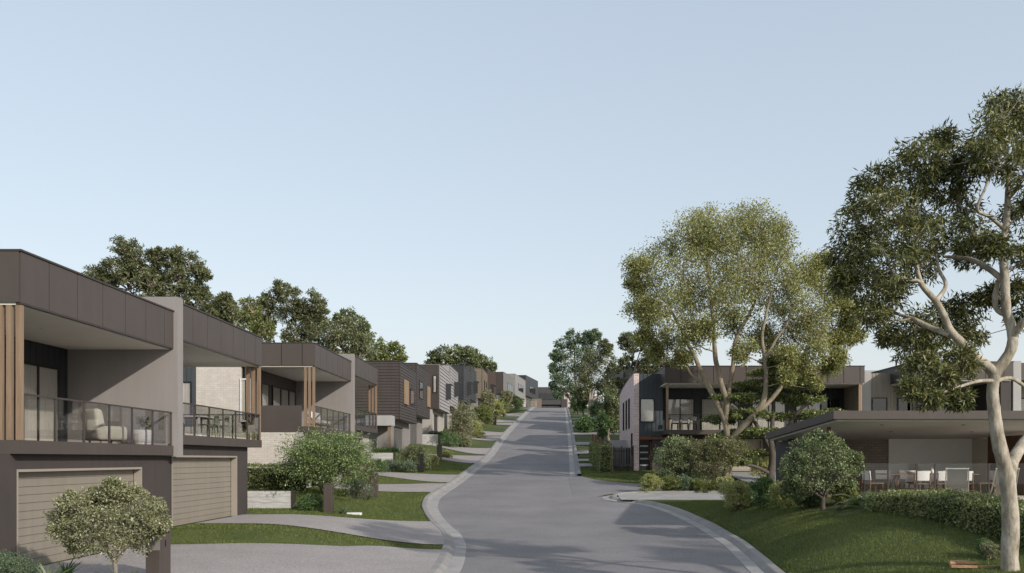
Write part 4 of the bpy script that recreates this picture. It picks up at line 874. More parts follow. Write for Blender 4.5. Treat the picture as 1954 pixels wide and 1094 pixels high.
# planting between the second and third houses
hedge('hedge', 'clipped hedge on the retaining wall before the white brick side wall', -13.4, 39.3, -10.6, 39.7, 1.0, .95, .95, L_HEDGE, .075, .045, 650, zfn=lambda a, b: -1.22)
x, y = P2(622, 38.6)
shrub('garden_tree', 'large round bright green bush before the white brick house', x, y, 3.7, 2.65, L_BRIGHT, L=.085, W=.045, nsub=26, nleaf=50, nb=22, lift=.05, stem=.35, seed=5, subr=.4)
shrub('shrub', 'dark reddish bush touching the right of the large round bush', PX(697, 41), 41, 1.1, 1.9, L_BRONZ, L=.08, W=.03, nsub=20, nleaf=28, nb=7, seed=6)
shrub('shrub', 'grey-green bush at the foot of the large round bush', PX(683, 40), 40, 1.3, .95, L_BLUE, L=.05, W=.02, nsub=22, nleaf=36, nb=8, seed=7)
shrub('shrub', 'low bright green bush to the left of the second letterbox', PX(594, 36.6), 36.6, 1.05, .62, L_GRN, L=.045, W=.03, nsub=26, nleaf=42, nb=9, seed=8)
blades('flax_plant', 'striped spiky plant beside the second letterbox', 'plant', PX(655, 36.3), 36.3, 60, .75, .035, L_AGAV, curve=1.2, upr=(.4, 1.4))
blades('flax_plant', 'spiky plant at the foot of the third letterbox', 'plant', PX(703, 41.0), 41.0, 36, .6, .03, L_BRONZ, curve=.6, upr=(.6, 1.4))
# before the dark brown pair
shrub('shrub', 'dark round bush before the nearer brown weatherboard house', PX(790, 58.7), 58.7, 2.0, 1.75, L_BACKD, L=.08, W=.04, nsub=26, nleaf=40, nb=11, seed=9)
shrub('shrub', 'grey-green low bush left of the fourth letterbox', PX(748, 57.9), 57.9, 1.5, .75, L_BLUE, L=.06, W=.03, nsub=24, nleaf=34, nb=9, seed=10)
shrub('shrub', 'second grey-green low bush next to the fourth letterbox', PX(778, 57.6), 57.6, 1.5, .7, L_BLUE, L=.06, W=.03, nsub=24, nleaf=34, nb=9, seed=11)
shrub('shrub', 'yellow bush right of the dark round bush', PX(826, 60.5), 60.5, .9, .95, L_YEL, L=.07, W=.035, nsub=22, nleaf=30, nb=7, seed=12, upw=.5)
hedge('hedge', 'low grassy hedge on the lower retaining wall at the brown houses', -12.2, 63.4, -10.4, 63.4, .8, .3, .3, L_GRN, .12, .04, 400, zfn=lambda a, b: .45)
hedge('hedge', 'low green hedge above the upper retaining wall', -11.4, 88.0, -9.0, 88.2, 1.0, .5, .5, L_GRN, .1, .05, 400, zfn=lambda a, b: 2.2)
shrub('garden_tree', 'grey-green young tree before the silver weatherboard houses', PX(883, 84.5), 84.5, 2.4, 3.9, L_PALE, L=.13, W=.06, nsub=26, nleaf=34, nb=14, lift=.5, seed=13, bark=M_BARKG)
shrub('shrub', 'white-flowering plant under the grey-green young tree', PX(890, 83), 83, 1.0, .9, L_PALE, L=.1, W=.05, nsub=20, nleaf=26, nb=7, seed=14)
shrub('garden_tree', 'round leafy bush tree in the verge garden of the charcoal houses', PX(921, 101), 101, 2.3, 2.9, L_BACKY, L=.15, W=.07, nsub=24, nleaf=32, nb=12, lift=.5, seed=15)
shrub('shrub', 'yellow-green bush beside the young tree at the silver houses', PX(906, 95), 95, 1.8, 1.7, L_YEL, L=.13, W=.07, nsub=22, nleaf=28, nb=9, seed=16)
shrub('garden_tree', 'pale young tree before the tan house', PX(931, 122), 122, 1.9, 3.9, L_PALE, L=.2, W=.09, nsub=24, nleaf=28, nb=12, lift=.5, seed=17)
shrub('garden_tree', 'yellowish bush right of the pale young tree', PX(947, 125), 125, 2.0, 2.6, L_YEL, L=.2, W=.1, nsub=22, nleaf=28, nb=9, lift=.3, seed=18)
shrub('garden_tree', 'pale street tree before the grey panel house', PX(966, 150), 150, 1.8, 3.9, L_PALE, L=.22, W=.1, nsub=24, nleaf=28, nb=12, lift=.5, seed=19)
shrub('shrub', 'yellow-green bush below the pale street tree', PX(954, 140), 140, 2.2, 2.2, L_BACKY, L=.22, W=.1, nsub=22, nleaf=26, nb=9, seed=20)
for px, yy, w, h, lm, lb in ((860, 80.5, 2.2, 1.3, L_GRN, 'low green bush on the verge left of the silver houses'), (913, 92.5, 1.3, 1.0, L_YEL, 'small yellow bush at the kerb side of the silver houses'), (975, 158, 2.2, 2.6, L_BACKY, 'yellow-green bush before the grey panel house'), (938, 112, 1.6, 1.5, L_PALE, 'pale low bush before the charcoal houses'), (990, 176, 2.0, 2.0, L_GRN, 'green bush before the pale grey panel house'), (898, 99, 1.8, 2.3, L_BRIGHT, 'bright green bush behind the yellow bushes at the silver houses'), (720, 55.5, 1.2, .8, L_GRN, 'small green bush left of the driveway of the fourth house'), (850, 70, 1.0, .5, L_YEL, 'tiny yellow bush on the verge before the farther brown house')):
    shrub('shrub', lb, PX(px, yy), yy, w, h, lm, L=.0011*yy+.02, W=.0006*yy, nsub=20, nleaf=24, nb=8, seed=int(px))
# right side, corner bed
x, y = P2(1293, 49.2)
shrub('shrub', 'big silver-tipped green shrub left of the olive gum trunk', x, y, 2.5, 2.85, L_SILV, L=.085, W=.04, nsub=28, nleaf=46, nb=15, lift=.25, seed=21, subr=.4)
shrub('shrub', 'big bronze-green shrub hiding the foot of the olive gum', PX(1366, 48.3), 48.3, 2.6, 2.8, L_BRONZ, L=.085, W=.045, nsub=28, nleaf=44, nb=15, lift=.45, seed=22, subr=.4)
yel = dict(L=.085, W=.028, nsub=26, nleaf=38, nb=10, upw=.9, droop=0, stem=.15)
G4 = 'low shrubs edging the corner bed'
for i, (px, yy, w, h, lm, lb) in enumerate(((1242, 46.8, 1.05, .92, L_YEL, 'yellow feathery shrub at the left end of the corner bed'), (1280, 46.8, .9, .8, L_BACKY, 'olive feathery shrub right of the yellow end shrub'), (1308, 47.0, .9, .85, L_BLUE, 'blue-green feathery shrub below the silver-tipped shrub'), (1334, 46.7, .9, .7, L_BACKY, 'olive shrub before the dark boulder'), (1358, 46.8, .8, .6, L_BACKY, 'short olive shrub right of the boulder shrub'), (1383, 46.8, .8, .75, L_YEL, 'muted yellow shrub left of the pale path end'))):
    shrub('low_shrub', lb, PX(px, yy), yy, w, h, lm, group=G4, seed=30+i, **yel)
G5 = 'row of low shrubs along the pavilion bed'
for i, (px, yy, w, h, lm, lb) in enumerate(((1411, 35.0, 1.15, .88, L_YEL, 'bright yellow-green shrub at the left end of the pavilion row'), (1461, 33.2, .85, .92, L_GRN, 'fresh green shrub second in the pavilion row'), (1502, 31.8, .8, .72, L_YEL, 'yellow-green shrub third in the pavilion row, before the dark wall'), (1543, 30.4, .9, .78, L_GRN, 'fresh green shrub left of the silver-leaved tree stem'), (1608, 29.4, .85, .66, L_BACKY, 'olive low shrub right of the silver-leaved tree stem'))):
    shrub('low_shrub', lb, PX(px, yy), yy, w*1.12, h*1.12, lm, group=G5, seed=40+i, **yel)
blades('iris_clump', 'dark spiky clump beside the dark boulder', 'plant', PX(1395, 46.6), 46.6, 46, 1.1, .05, L_BACKD, curve=.5, upr=(.5, 1.35))
r = empty('dome', (PX(1345, 47.4), 47.4, Tz(PX(1345, 47.4), 47.4)), 0, 'dark rounded boulder in the corner bed between the shrubs', 'dome')  # plain dark dome built for a dark arch-shaped spot in the bed
mb = MB(); mb.lathe([(.001, .62), (.35, .58), (.65, .42), (.82, .2), (.84, 0), (.7, -.15)], n=22)
mb.v = [tuple(Vector(v)*(1+.10*mnoise.noise(Vector(v)*2.3))) for v in mb.v]
mb.build('dome_body', mat('plain dark', (.05, .048, .042), .9, .3, 6, bump=.6, bscale=20), r, smooth=True)
# silver-leaved small tree by the pavilion
d = 29.0
tree('ornamental_tree', 'silver-leaved multi-stem tree in front of the pavilion corner', 'tree', (PX(1570, d), d, Tz(PX(1570, d), d)),
 [Tp([(1571,985,5),(1571,958,4.5),(1571,945,4.2)], d), Tp([(1571,947,3),(1553,925,2.5),(1535,895,1.5)], d), Tp([(1571,945,3),(1570,915,2.6),(1568,880,1.6)], d), Tp([(1572,945,3),(1592,920,2.5),(1610,895,1.5)], d), Tp([(1570,950,2.4),(1545,935,2,-.3),(1520,910,1.2,-.5)], d), Tp([(1571,950,2),(1580,920,1.7,-.4),(1590,880,1,-.5)], d)],
 [Bp(e[0], e[1], e[2], d, e[3], k=1.0) for e in ((1565,850,24,0),(1535,865,24,.2),(1590,862,24,-.2),(1560,880,36,.5),(1520,890,24,-.2),(1600,885,28,.4),(1625,880,18,.2),(1510,915,18,0),(1545,912,30,-.5),(1590,910,28,-.5),(1622,905,20,.1),(1530,935,16,.2),(1555,865,30,-.6),(1570,900,30,.8),(1610,925,12,0),(1545,842,13,.2),(1582,838,12,-.1),(1562,830,8,0),(1600,850,10,.2),(1500,900,10,.1),(1637,875,9,.1),(1518,868,9,0),(1498,935,9,.1))],
 26, 46, .085, .030, L_SILV, M_BARKD, droop=-.1, subr=.5, twig=.005, limb=.3)
def fern(x, y, n, L, label):
    z = Tz(x, y); r = empty('fern', (x, y, z), 0, label, 'fern'); mb = MB(); V = []
    for k in range(n):
        a = 6.283*k/n + rnd.uniform(-.2, .2); el = rnd.uniform(.35, 1.25); l = L*rnd.uniform(.75, 1.1); p = Vector((0, 0, .05)); seg = 22; ang = el; pts = [p.copy()]
        for i in range(seg):
            dv = Vector((math.cos(a)*math.cos(ang), math.sin(a)*math.cos(ang), math.sin(ang)))*l/seg; p = p + dv; ang -= .07; pts.append(p.copy())
            side = Vector((-math.sin(a), math.cos(a), 0)); t = (i+1)/seg; wl = l*.16*math.sin(math.pi*min(1, t*.92+.08))**.7
            for s in (-1, 1):
                tip = p + side*s*wl + dv*1.3 - Vector((0, 0, wl*.25)); q = dv*.42
                V += [p-q, (p+tip)/2-q*.9, tip, (p+tip)/2+q*.9]
        mb.tube(pts[::3], [.008]*len(pts[::3]), 4, cap=False)
    mb.build('stem', M_BARKD, r); npmesh('fronds', np.array([tuple(v) for v in V]), len(V)//4, 4, L_GRN, r)
fern(PX(1640, 27.6), 27.6, 26, .95, 'green fern at the left end of the front hedge')
hedge('hedge', 'long leafy hedge before the pavilion glass fence, running behind the gum trunk', 10.05, 26.4, 11.3, 18.6, 1.1, .40, .80, L_HEDGE, .06, .04, 1500)
hedge('hedge', 'narrow clipped hedge along the fence on the right verge', 3.85, 69, 4.0, 58.6, .75, 1.5, 1.7, L_HEDGE, .10, .055, 420)
hedge('hedge', 'low green hedge behind the paling gate beside the brick wall', 4.7, 73.0, 7.0, 73.0, .9, .8, .8, L_GRN, .1, .05, 350)
for px, yy, w, h, lb in ((1103, 138, 2.4, 2.6, 'bright green round bush highest on the right verge'), (1116, 100, 1.9, 1.9, 'bright green round bush lower on the right verge')):
    shrub('round_bush', lb, PX(px, yy), yy, w, h, L_GRN, L=.2, W=.1, nsub=24, nleaf=28, nb=10, seed=int(px))
shrub('shrub', 'yellow-green shrub behind the layered tree stem', PX(1455, 53), 53, 1.5, 1.6, L_YEL, L=.1, W=.05, nsub=22, nleaf=32, nb=9, seed=61)
shrub('shrub', 'green shrub seen past the pavilion at the right edge', PX(1950, 42), 42, 2.6, 3.2, L_BACKD, L=.09, W=.05, nsub=26, nleaf=36, nb=12, seed=62)
x, y = PX(1877, 19.2), 19.2
shrub('flower_plant', 'small white-flowered plant by the gum trunk base', x, y, .34, .36, L_GRN, L=.04, W=.015, nsub=14, nleaf=18, nb=6, seed=63, upw=.6)
shrub('flower_plant', 'pale-tipped small plant against the gum trunk base', PX(1893, 18.9), 18.9, .32, .34, L_PALE, L=.05, W=.015, nsub=14, nleaf=20, nb=6, seed=64, upw=.8)
# lawn blades ------------------------------------------------------------
def scatter(x0, x1, y0, y1, dens):
    n = int((x1-x0)*(y1-y0)*dens); return nr.uniform(x0, x1, n), nr.uniform(y0, y1, n)
def blades_mesh(name, label, X, Y, hgt, wid):
    Z = T(X, Y); n = len(X); a = nr.uniform(0, 6.283, n); h = hgt*nr.uniform(.5, 1.3, n)
    lx, ly = nr.normal(0, .45, n)*h, nr.normal(0, .45, n)*h
    V = np.empty((n, 3, 3)); c, s = np.cos(a)*wid/2, np.sin(a)*wid/2
    V[:, 0] = np.stack([X-c, Y-s, Z-.01], -1); V[:, 1] = np.stack([X+c, Y+s, Z-.01], -1); V[:, 2] = np.stack([X+lx, Y+ly, Z+h], -1)
    o = npmesh(name, V.reshape(-1, 3), n, 3, L_GRASS); return tag(o, label, 'grass', kind='stuff')
X, Y = scatter(3.5, 16, 17, 43.2, 1300)
m_ = (X > xro(Y) + .03) & (Y < 43.1) & ~((X > 8.9) & (Y > 26.6)) & ~((X < 7) & (Y > 42.4))
blades_mesh('lawn_grass', 'short lawn grass on the shaded slope before the pavilion', X[m_], Y[m_], .048, .013)
X, Y = scatter(-13, -2, 17, 66, 520); keep = np.array([(not on_drive(a, b)) for a, b in zip(X, Y)])
m_ = (X < xlo(Y) - .03) & keep & ~((Y < 34.9) & (X < -11.2)) & ~((Y > 42.5) & (X < -11.3))
blades_mesh('verge_grass', 'lawn grass on the verges between the left driveways', X[m_], Y[m_], .055, .017)
X, Y = scatter(1.5, 9, 48, 74, 420)
sn = np.interp(X, [p[0] for p in SN], [p[1] for p in SN])
m_ = (X > xro(Y) + .03) & (Y > sn + .1) & ~((Y > 60) & (X > 5.8)) & ~((Y > 63.3) & (Y < 66.7)) & ~((Y > 68.8) & (Y < 71.7))
blades_mesh('verge_grass', 'lawn grass on the verge by the pink brick house', X[m_], Y[m_], .06, .02)
# ------------------------------------------------------------------ letterboxes
def letterbox(px, y, w, dp, h, m, label, num=False, dz=0):
    x = PX(px, y); z = Tz(x, y)+dz; r = empty('letterbox', (x, y, z), 0, label, 'letterbox', 'letterboxes along the left verge')
    MB().box(-w/2, w/2, 0, dp, -.3, h).build('pillar', m, r, bevel=.008)
    MB().box(-w/2-.012, w/2+.012, -.012, dp+.012, h+.001, h+.03).build('cap', m, r)
    MB().box(w/2+.001, w/2+.012, .08, dp-.08, h-.20, h-.17).build('slot', M_BLACK, r)
    if num:
        MB().box(-w/2+.002, w/2-.002, -.012, -.001, h-.52, h-.03).build('front_panel', mat('letterbox grey panel', (.19, .18, .175), .6), r)
        MB().box(w/2+.001, w/2+.01, dp/2-.018, dp/2+.018, h-.47, h-.33).build('number', M_BLACK, r)
    else: MB().box(w/2+.001, w/2+.01, dp/2-.04, dp/2+.04, h-.42, h-.32).build('number_plate', M_BLACK, r)
    return r
letterbox(291.5, 18.0, .29, .52, 1.13, M_BROWN, 'largest letterbox pillar, with slot and number 1, beside the variegated tree', True)
letterbox(625, 36.0, .33, .42, 1.17, M_BROWN, 'letterbox pillar on the lawn before the large round bright bush')
letterbox(713, 42.5, .33, .36, 1.12, M_BROWN, 'letterbox pillar between the large round bush and the driveway of the third house')
letterbox(803, 58.0, .34, .36, 1.2, M_BLACK, 'black letterbox pillar at the right of the dark round bush')
letterbox(838, 64.8, .34, .36, 1.15, M_BROWN, 'letterbox pillar beside the drive of the nearer brown weatherboard house')
letterbox(878, 84.0, .36, .38, 1.25, M_BROWN, 'letterbox pillar under the grey-green young tree')
letterbox(896, 90.0, .36, .38, 1.2, M_BROWN, 'letterbox pillar beside the driveway of the nearer silver house')
letterbox(944, 110.0, .4, .4, 1.4, M_BLACK, 'dark letterbox pillar before the charcoal houses')
letterbox(960, 129.0, .4, .4, 1.3, M_BLACK, 'dark letterbox pillar before the tan house')
letterbox(985, 165.0, .45, .4, 1.3, M_BLACK, 'farthest dark letterbox pillar, near the crest')
# ------------------------------------------------------------------ retaining walls
def rwall(x0, x1, y, z0, z1, label, t=.25, post=True):
    r = empty('retaining_wall', (x0, y, z0), 0, label, 'retaining wall')
    mb = MB(); n = max(2, int((z1-z0)/.2)); 
    for k in range(n): mb.box(0, x1-x0, 0, t, (z1-z0)*k/n + (.004 if k else -.6), (z1-z0)*(k+1)/n - .004)
    mb.build('wall', M_STONE, r); 
    if post: MB().box(x1-x0+.002, x1-x0+.13, -.02, t+.02, -.6, z1-z0+.02).build('end_post', M_BROWND, r)
    return r
rwall(-13.2, -10.75, 37.72, -2.08, -1.34, 'pale board-marked retaining wall under the clipped hedge')
rwall(-12.4, -10.45, 61.35, -.78, .45, 'pale retaining wall left of the dark round bush')
rwall(-12.2, -10.3, 85.85, 1.3, 2.42, 'tall pale retaining wall before the nearer silver weatherboard house')
rwall(-10.1, -8.3, 86.0, 1.3, 2.0, 'low pale retaining wall stepping down beside the tall one', post=False)
# white stone beside flax
r = empty('stone', (PX(676, 36.4), 36.4, Tz(PX(676, 36.4), 36.4)), 0, 'small white stone slab lying on the lawn beside the striped spiky plant', 'stone')
MB().box(-.30, .30, -.12, .12, -.03, .09).build('slab', M_WHITE, r, bevel=.03)
# ------------------------------------------------------------------ balcony furniture
r = empty('armchair', (-12.0, 24.35, .41), R(-6), 'rounded cream armchair on the first balcony', 'armchair')
mb = MB()
def rbox(mb, x0, x1, y0, y1, z0, z1): return mb.box(x0, x1, y0, y1, z0, z1)
MB().box(-.40, .40, -.42, .42, .10, .50).build('seat', M_BOUC, r, True, .10)
mb = MB(); mb.add([(-.42,-.42,.1),(.42,-.42,.1),(.42,-.14,.1),(-.42,-.14,.1),(-.40,-.54,.95),(.40,-.54,.95),(.40,-.30,.95),(-.40,-.30,.95)], [(0,3,2,1),(4,5,6,7),(0,1,5,4),(1,2,6,5),(2,3,7,6),(3,0,4,7)])
mb.build('backrest', M_BOUC, r, True, .09)
for sx in (-.28, .28):
    for sy in (-.3, .3): MB().tube([(sx, sy, 0), (sx, sy, .12)], .025, 8).build('leg', M_TIMBD, r)
r.rotation_euler.z = R(-35)
r = empty('side_table', (-11.6, 26.0-.35, .41), 0, 'round white drum side table beside the armchair', 'side table')
MB().lathe([(.17, 0), (.25, .03), (.285, .2), (.28, .38), (.25, .44), (.0001, .445)], n=28).build('drum', M_WHITE, r, True)
r = empty('potted_plant', (-11.6, 25.65, .856), 0, 'small grey-leaved plant in a white pot on the drum table', 'potted plant')
MB().lathe([(.04, 0), (.06, .02), (.065, .10), (.055, .10), (.05, .08)], n=16).build('pot', M_WHITE, r, True)
mb = MB(); C = []
for k in range(16):
    a = rnd.uniform(0, 6.28); e = Vector((math.cos(a)*.24, abs(math.sin(a))*.05+.05*math.sin(a), rnd.uniform(.18, .42))); e.y = math.sin(a)*.22
    mb.tube([(0,0,.07), e*.5+Vector((0,0,.06)), e], [.006,.005,.003], 4)
    for j in range(14): C.append(tuple(e*rnd.uniform(.5,1)+Vector((rnd.gauss(0,.02),rnd.gauss(0,.02),rnd.gauss(0,.02)))))
mb.build('stems', M_BARKD, r); npmesh('leaves', leaf_verts(np.array(C), .06, .035), len(C), 4, L_BLUE, r)
def dining_chair(loc, rz, label, group, frame=M_BLACK, seat=M_CREAM, h=.80):
    r = empty('chair', loc, rz, label, 'chair', group)
    MB().box(-.22, .22, -.22, .22, .43, .465).build('seat', seat, r, bevel=.012)
    mb = MB()
    for k in range(6):
        a0 = -.21+.07*k; a1 = a0+.07; f = lambda t: -.215 - .035*(1-(t/.21)**2)
        mb.add([(a0, f(a0), .58), (a1, f(a1), .58), (a1, f(a1)-.02, h), (a0, f(a0)-.02, h), (a0, f(a0)+.022, .58), (a1, f(a1)+.022, .58), (a1, f(a1), h), (a0, f(a0), h)], [(0,1,2,3), (5,4,7,6), (3,2,6,7), (1,0,4,5), (0,3,7,4), (1,5,6,2)])
    mb.build('backrest', seat, r)
    for sx in (-1, 1):
        MB().tube([(sx*.22, .21, 0), (sx*.19, .19, .43)], [.014, .019], 7).build('leg', frame, r)
        MB().tube([(sx*.23, -.26, 0), (sx*.20, -.20, .44), (sx*.20, -.215, .62)], [.014, .019, .014], 7).build('leg', frame, r)
    return r
def table(loc, rz, L, W, h, label, top, leg, round_=False, tre=True):
    r = empty('dining_table', loc, rz, label, 'table')
    MB().box(-L/2, L/2, -W/2, W/2, h-.035, h).build('tabletop', top, r, bevel=.01)
    for sx in (-1, 1):
        for sy in (-1, 1):
            MB().bar((sx*(L/2-.35 if tre else L/2-.08), sy*(W/2-.05), 0), (sx*(L/2-(.62 if tre else .08)), sy*(.12 if tre else W/2-.08), h-.036), .06).build('leg', leg, r)
    return r
table((-12.35, 31.9, .77), R(90), 2.3, .9, .74, 'white-topped dining table on the second balcony', M_WHITE, M_WHITE, tre=False)
c0 = None
CH = [(-11.75, 31.3, 90, 'near-left dining chair at the rail side of the second balcony table'), (-11.75, 32.3, 90, 'dining chair at the rail side of the second balcony table, nearer the timber posts'), (-12.95, 31.3, -90, 'dining chair on the house side of the second balcony table, nearer end'), (-12.95, 32.3, -90, 'dining chair on the house side of the second balcony table, farther end'), (-12.35, 33.4, 180, 'dining chair at the far end of the second balcony table')]
c0 = dining_chair((CH[0][0], CH[0][1], .77), R(CH[0][2]), CH[0][3], 'chairs on the second balcony', M_GREYL, M_GREYR)
for (x, y, a, lb) in CH[1:]:
    c = copy_tree(c0); c.location = (x, y, .77); c.rotation_euler.z = R(a); c['label'] = lb
# daybed on third balcony
r = empty('daybed', (-11.75, 46.3, 1.6), R(90), 'outdoor daybed with pale cushions and crossed timber ends on the third balcony', 'daybed')
for sx in (-1, 1):
    MB().bar((sx*1.05, -.35, 0), (sx*1.0, .35, .72), .06).bar((sx*1.12, .35, 0), (sx*1.07, -.35, .72), .06).build('crossed_leg', M_TIMBL, r)
MB().box(-1.1, 1.1, -.38, .38, .18, .25).build('frame', M_TIMBL, r)
MB().box(-1.0, 1.0, -.36, .36, .252, .42).build('seat_cushion', M_FABW, r, bevel=.04)
MB().box(-1.0, .0, .16, .34, .425, .85).build('back_cushion', M_FABW, r, bevel=.05)
MB().box(.01, 1.0, .16, .34, .425, .85).build('back_cushion', M_FABW, r, bevel=.05)
r = empty('lounge_chair', (-12.0, 53.3, 2.03), R(60), 'low dark outdoor chair on the fourth balcony', 'chair')
MB().box(-.35, .35, -.35, .35, .3, .42).build('seat', M_DARKR, r, bevel=.03); MB().box(-.35, .35, -.42, -.32, .3, .85).build('backrest', M_DARKR, r, bevel=.03)
for sx in (-.3, .3):
    for sy in (-.33, .3): MB().tube([(sx, sy, 0), (sx, sy, .3)], .02, 6).build('leg', M_BLACK, r)
# corner-house balcony set
zb = -.85+2.77
table((8.95, 58.4, zb), 0, 1.9, .9, .76, 'dark dining table on the corner house balcony', M_BLACK, M_BLACK, tre=False)
cc = dining_chair((8.45, 57.85, zb), 0, 'pale-backed chair at the front left of the corner house balcony table', 'chairs on the corner house balcony', M_BLACK, M_GREYR, .85)
for x, y, a, lb in ((9.05, 57.85, 0, 'chair at the front middle of the corner house balcony table'), (9.6, 57.85, 0, 'chair at the front right of the corner house balcony table'), (8.6, 59.1, 180, 'chair behind the corner house balcony table, left'), (9.3, 59.1, 180, 'chair behind the corner house balcony table, right')):
    c = copy_tree(cc); c.location = (x, y, zb); c.rotation_euler.z = R(a); c['label'] = lb
# ------------------------------------------------------------------ pavilion
DZ = -1.15
K = 1.17
r = empty('pavilion', (8.1*K, 25*K, DZ*K), 0, 'open park pavilion with a thin bronze skillion roof and dark side wall', 'pavilion')
r.scale = (K, K, K)
def rz(y): return 2.52 - (y)*.0513         # roof top, local
W_, D_ = 14.0, 7.7
MB().box(1.3, W_, .1, D_+.6, -.9, 0).build('floor_slab', mat('pale paving', (.70, .67, .62), .8, .06, 1.5), r)
mb = MB()
mb.add([(0,0,rz(0)-.235),(W_,0,rz(0)-.235),(W_,D_,rz(D_)-.235),(0,D_,rz(D_)-.235),(0,0,rz(0)),(W_,0,rz(0)),(W_,D_,rz(D_)),(0,D_,rz(D_))], [(4,5,6,7),(0,1,5,4),(1,2,6,5),(2,3,7,6),(3,0,4,7),(0,3,2,1)])
mb.build('roof', M_BROWN, r)
mb = MB(); e = .12
mb.add([(e,e,rz(e)-.238),(W_-e,e,rz(e)-.238),(W_-e,D_-e,rz(D_)-.238),(e,D_-e,rz(D_)-.238),(e,e,rz(e)-.29),(W_-e,e,rz(e)-.29),(W_-e,D_-e,rz(D_)-.29),(e,D_-e,rz(D_)-.29)], [(4,7,6,5),(0,4,5,1),(0,3,7,4),(1,5,6,2),(3,2,6,7)])
s = mb.build('soffit', mat('taupe soffit', (.60, .56, .52), .85, .05, 1, stretch=(1, 6, 1)), r)
for x, y in ((1.8, 1.2), (4.2, 1.2), (6.6, 1.2), (3.0, 3.6), (5.6, 3.6)): MB().lathe([(.06, -.012), (.06, 0)], (x, y, rz(y)-.291), 12).build('downlight', M_DINT, s)
tp = rz(6.8)-.292
MB().box(.5, .62, 4.8, 8.2, -1, rz(8.2)-.30+.0).build('side_wall', mat('navy charcoal sheet', (.030, .029, .036), .55, .06), r)
MB().box(.621, 2.1, 6.8, 7.0, 0, tp).build('back_wall', M_BLKP, r)
d_ = MB().box(2.1, 2.5, 6.78, 6.95, 0, 2.05).build('door', M_CREAMW, r); MB().box(2.43, 2.46, 6.74, 6.78, .9, 1.05).build('handle', M_BLACK, d_)
MB().box(2.1, 2.5, 6.8, 7.0, 2.06, tp).build('door_head', M_BLKP, r)
MB().box(2.501, 4.14, 6.8, 7.0, 0, tp).build('brick_wall', M_DBRICK, r)
MB().box(4.142, 7.1, 6.72, 7.0, 0, tp).build('white_wall', mat('pale plaster', (.80, .78, .75), .85, .05, 1), r)
MB().box(7.1, 7.25, 5.7, 6.99, 0, rz(6.8)-.30).build('cream_wall', mat('pale ply', (.66, .60, .48), .8, .06, 2), r)
mb = MB(); y = 3.2
while y < 5.65: mb.box(7.12, 7.2, y, y+.05, 0, rz(5.7)-.30); y += .125
mb.box(7.22, 7.25, 3.2, 5.69, 0, rz(5.7)-.30)
mb.build('slat_screen', M_TIMBD, r)
MB().box(8.6, W_-.2, 6.6, 6.8, 0, tp).build('back_wall', M_GREYR, r)
for x, y, w, m in ((.47, 1.9, .10, M_TIMBD), (.58, 4.55, .16, M_TIMBL), (8.3, 3.0, .1, M_TIMBD)):
    MB().box(x-w/2, x+w/2, y-w/2, y+w/2, 0, rz(y)-.295).build('post', m, r)
MB().box(6.9, 7.0, -.0+6.55, 6.72, .0, .8).build('bench_end', M_TIMBD, r)
DZ = DZ*K
KP = K
def KS(o, s=1.1):
    o.scale = (s, s, s); return o
r = empty('bench_counter', (12.6*KP, 31.15*KP, DZ), 0, 'low white counter against the pale back wall of the pavilion', 'counter')
MB().box(0, 2.4, 0, .48, 0, .82).build('cabinet', M_WHITE, r); MB().box(-.03, 2.43, -.03, .48, .822, .86).build('top', M_TIMBD, r)
# dining set
K = 1.085
TB = table((12.55*K, 29.3*K, DZ), 0, 3.3, .95, .84, 'long timber dining table under the pavilion roof', M_TIMBD, M_TIMBD)
def wchair(loc, rz_, label):
    r = empty('dining_chair', loc, rz_, label, 'chair', 'white-backed chairs round the pavilion table')
    MB().box(-.24, .24, -.23, .24, .44, .475).build('seat', M_TIMBD, r, bevel=.01)
    mb = MB()
    n = 8
    for k in range(n):
        a0 = -.25+.5*k/n; a1 = -.25+.5*(k+1)/n; f = lambda t: -.235 - .05*(1-(t/.25)**2)
        mb.add([(a0, f(a0), .56), (a1, f(a1), .56), (a1, f(a1)-.03, .86), (a0, f(a0)-.03, .86), (a0, f(a0)+.03, .56), (a1, f(a1)+.03, .56), (a1, f(a1), .86), (a0, f(a0), .86)], [(0,1,2,3), (5,4,7,6), (3,2,6,7), (1,0,4,5), (0,3,7,4), (1,5,6,2)])
    mb.build('backrest', M_WHITE, r)
    for sx in (-1, 1):
        MB().tube([(sx*.25, .24, 0), (sx*.22, .21, .44)], [.014, .024], 8).build('leg', M_TIMBD, r)
        MB().tube([(sx*.27, -.29, 0), (sx*.245, -.23, .44), (sx*.245, -.27, .80)], [.014, .024, .016], 8).build('leg', M_TIMBD, r)
    MB().bar((-.25, -.25, .25), (.25, -.25, .25), .025).build('stretcher', M_TIMBD, r)
    return r
w0 = None
for x, y, a, lb in ((12.0, 28.55, 0, 'white-backed chair in the front row, left of the three'), (12.68, 28.5, 6, 'white-backed chair in the front row, middle of the three'), (13.38, 28.55, -8, 'white-backed chair in the front row, right of the three'),
                    (10.75, 29.2, -80, 'white-backed chair at the left end of the pavilion table'), (11.5, 30.1, 180, 'white-backed chair behind the pavilion table, leftmost of its row'), (12.3, 30.1, 176, 'white-backed chair behind the pavilion table, second from the left'), (13.1, 30.1, 184, 'white-backed chair behind the pavilion table, third from the left'), (13.8, 30.1, 180, 'white-backed chair behind the pavilion table, rightmost of its row'), (14.45, 29.3, 85, 'white-backed chair at the right end of the pavilion table')):
    x, y = x*K, 29.3*K + (y-29.3)*1.05
    if w0 is None: w0 = KS(wchair((x, y, DZ), R(a), lb))
    else:
        c = copy_tree(w0); c.location = (x, y, DZ); c.rotation_euler.z = R(a); c['label'] = lb
r = empty('bowl', (12.0*K, 29.3*K, DZ+.842), 0, 'wide white bowl on the left half of the pavilion table', 'bowl')
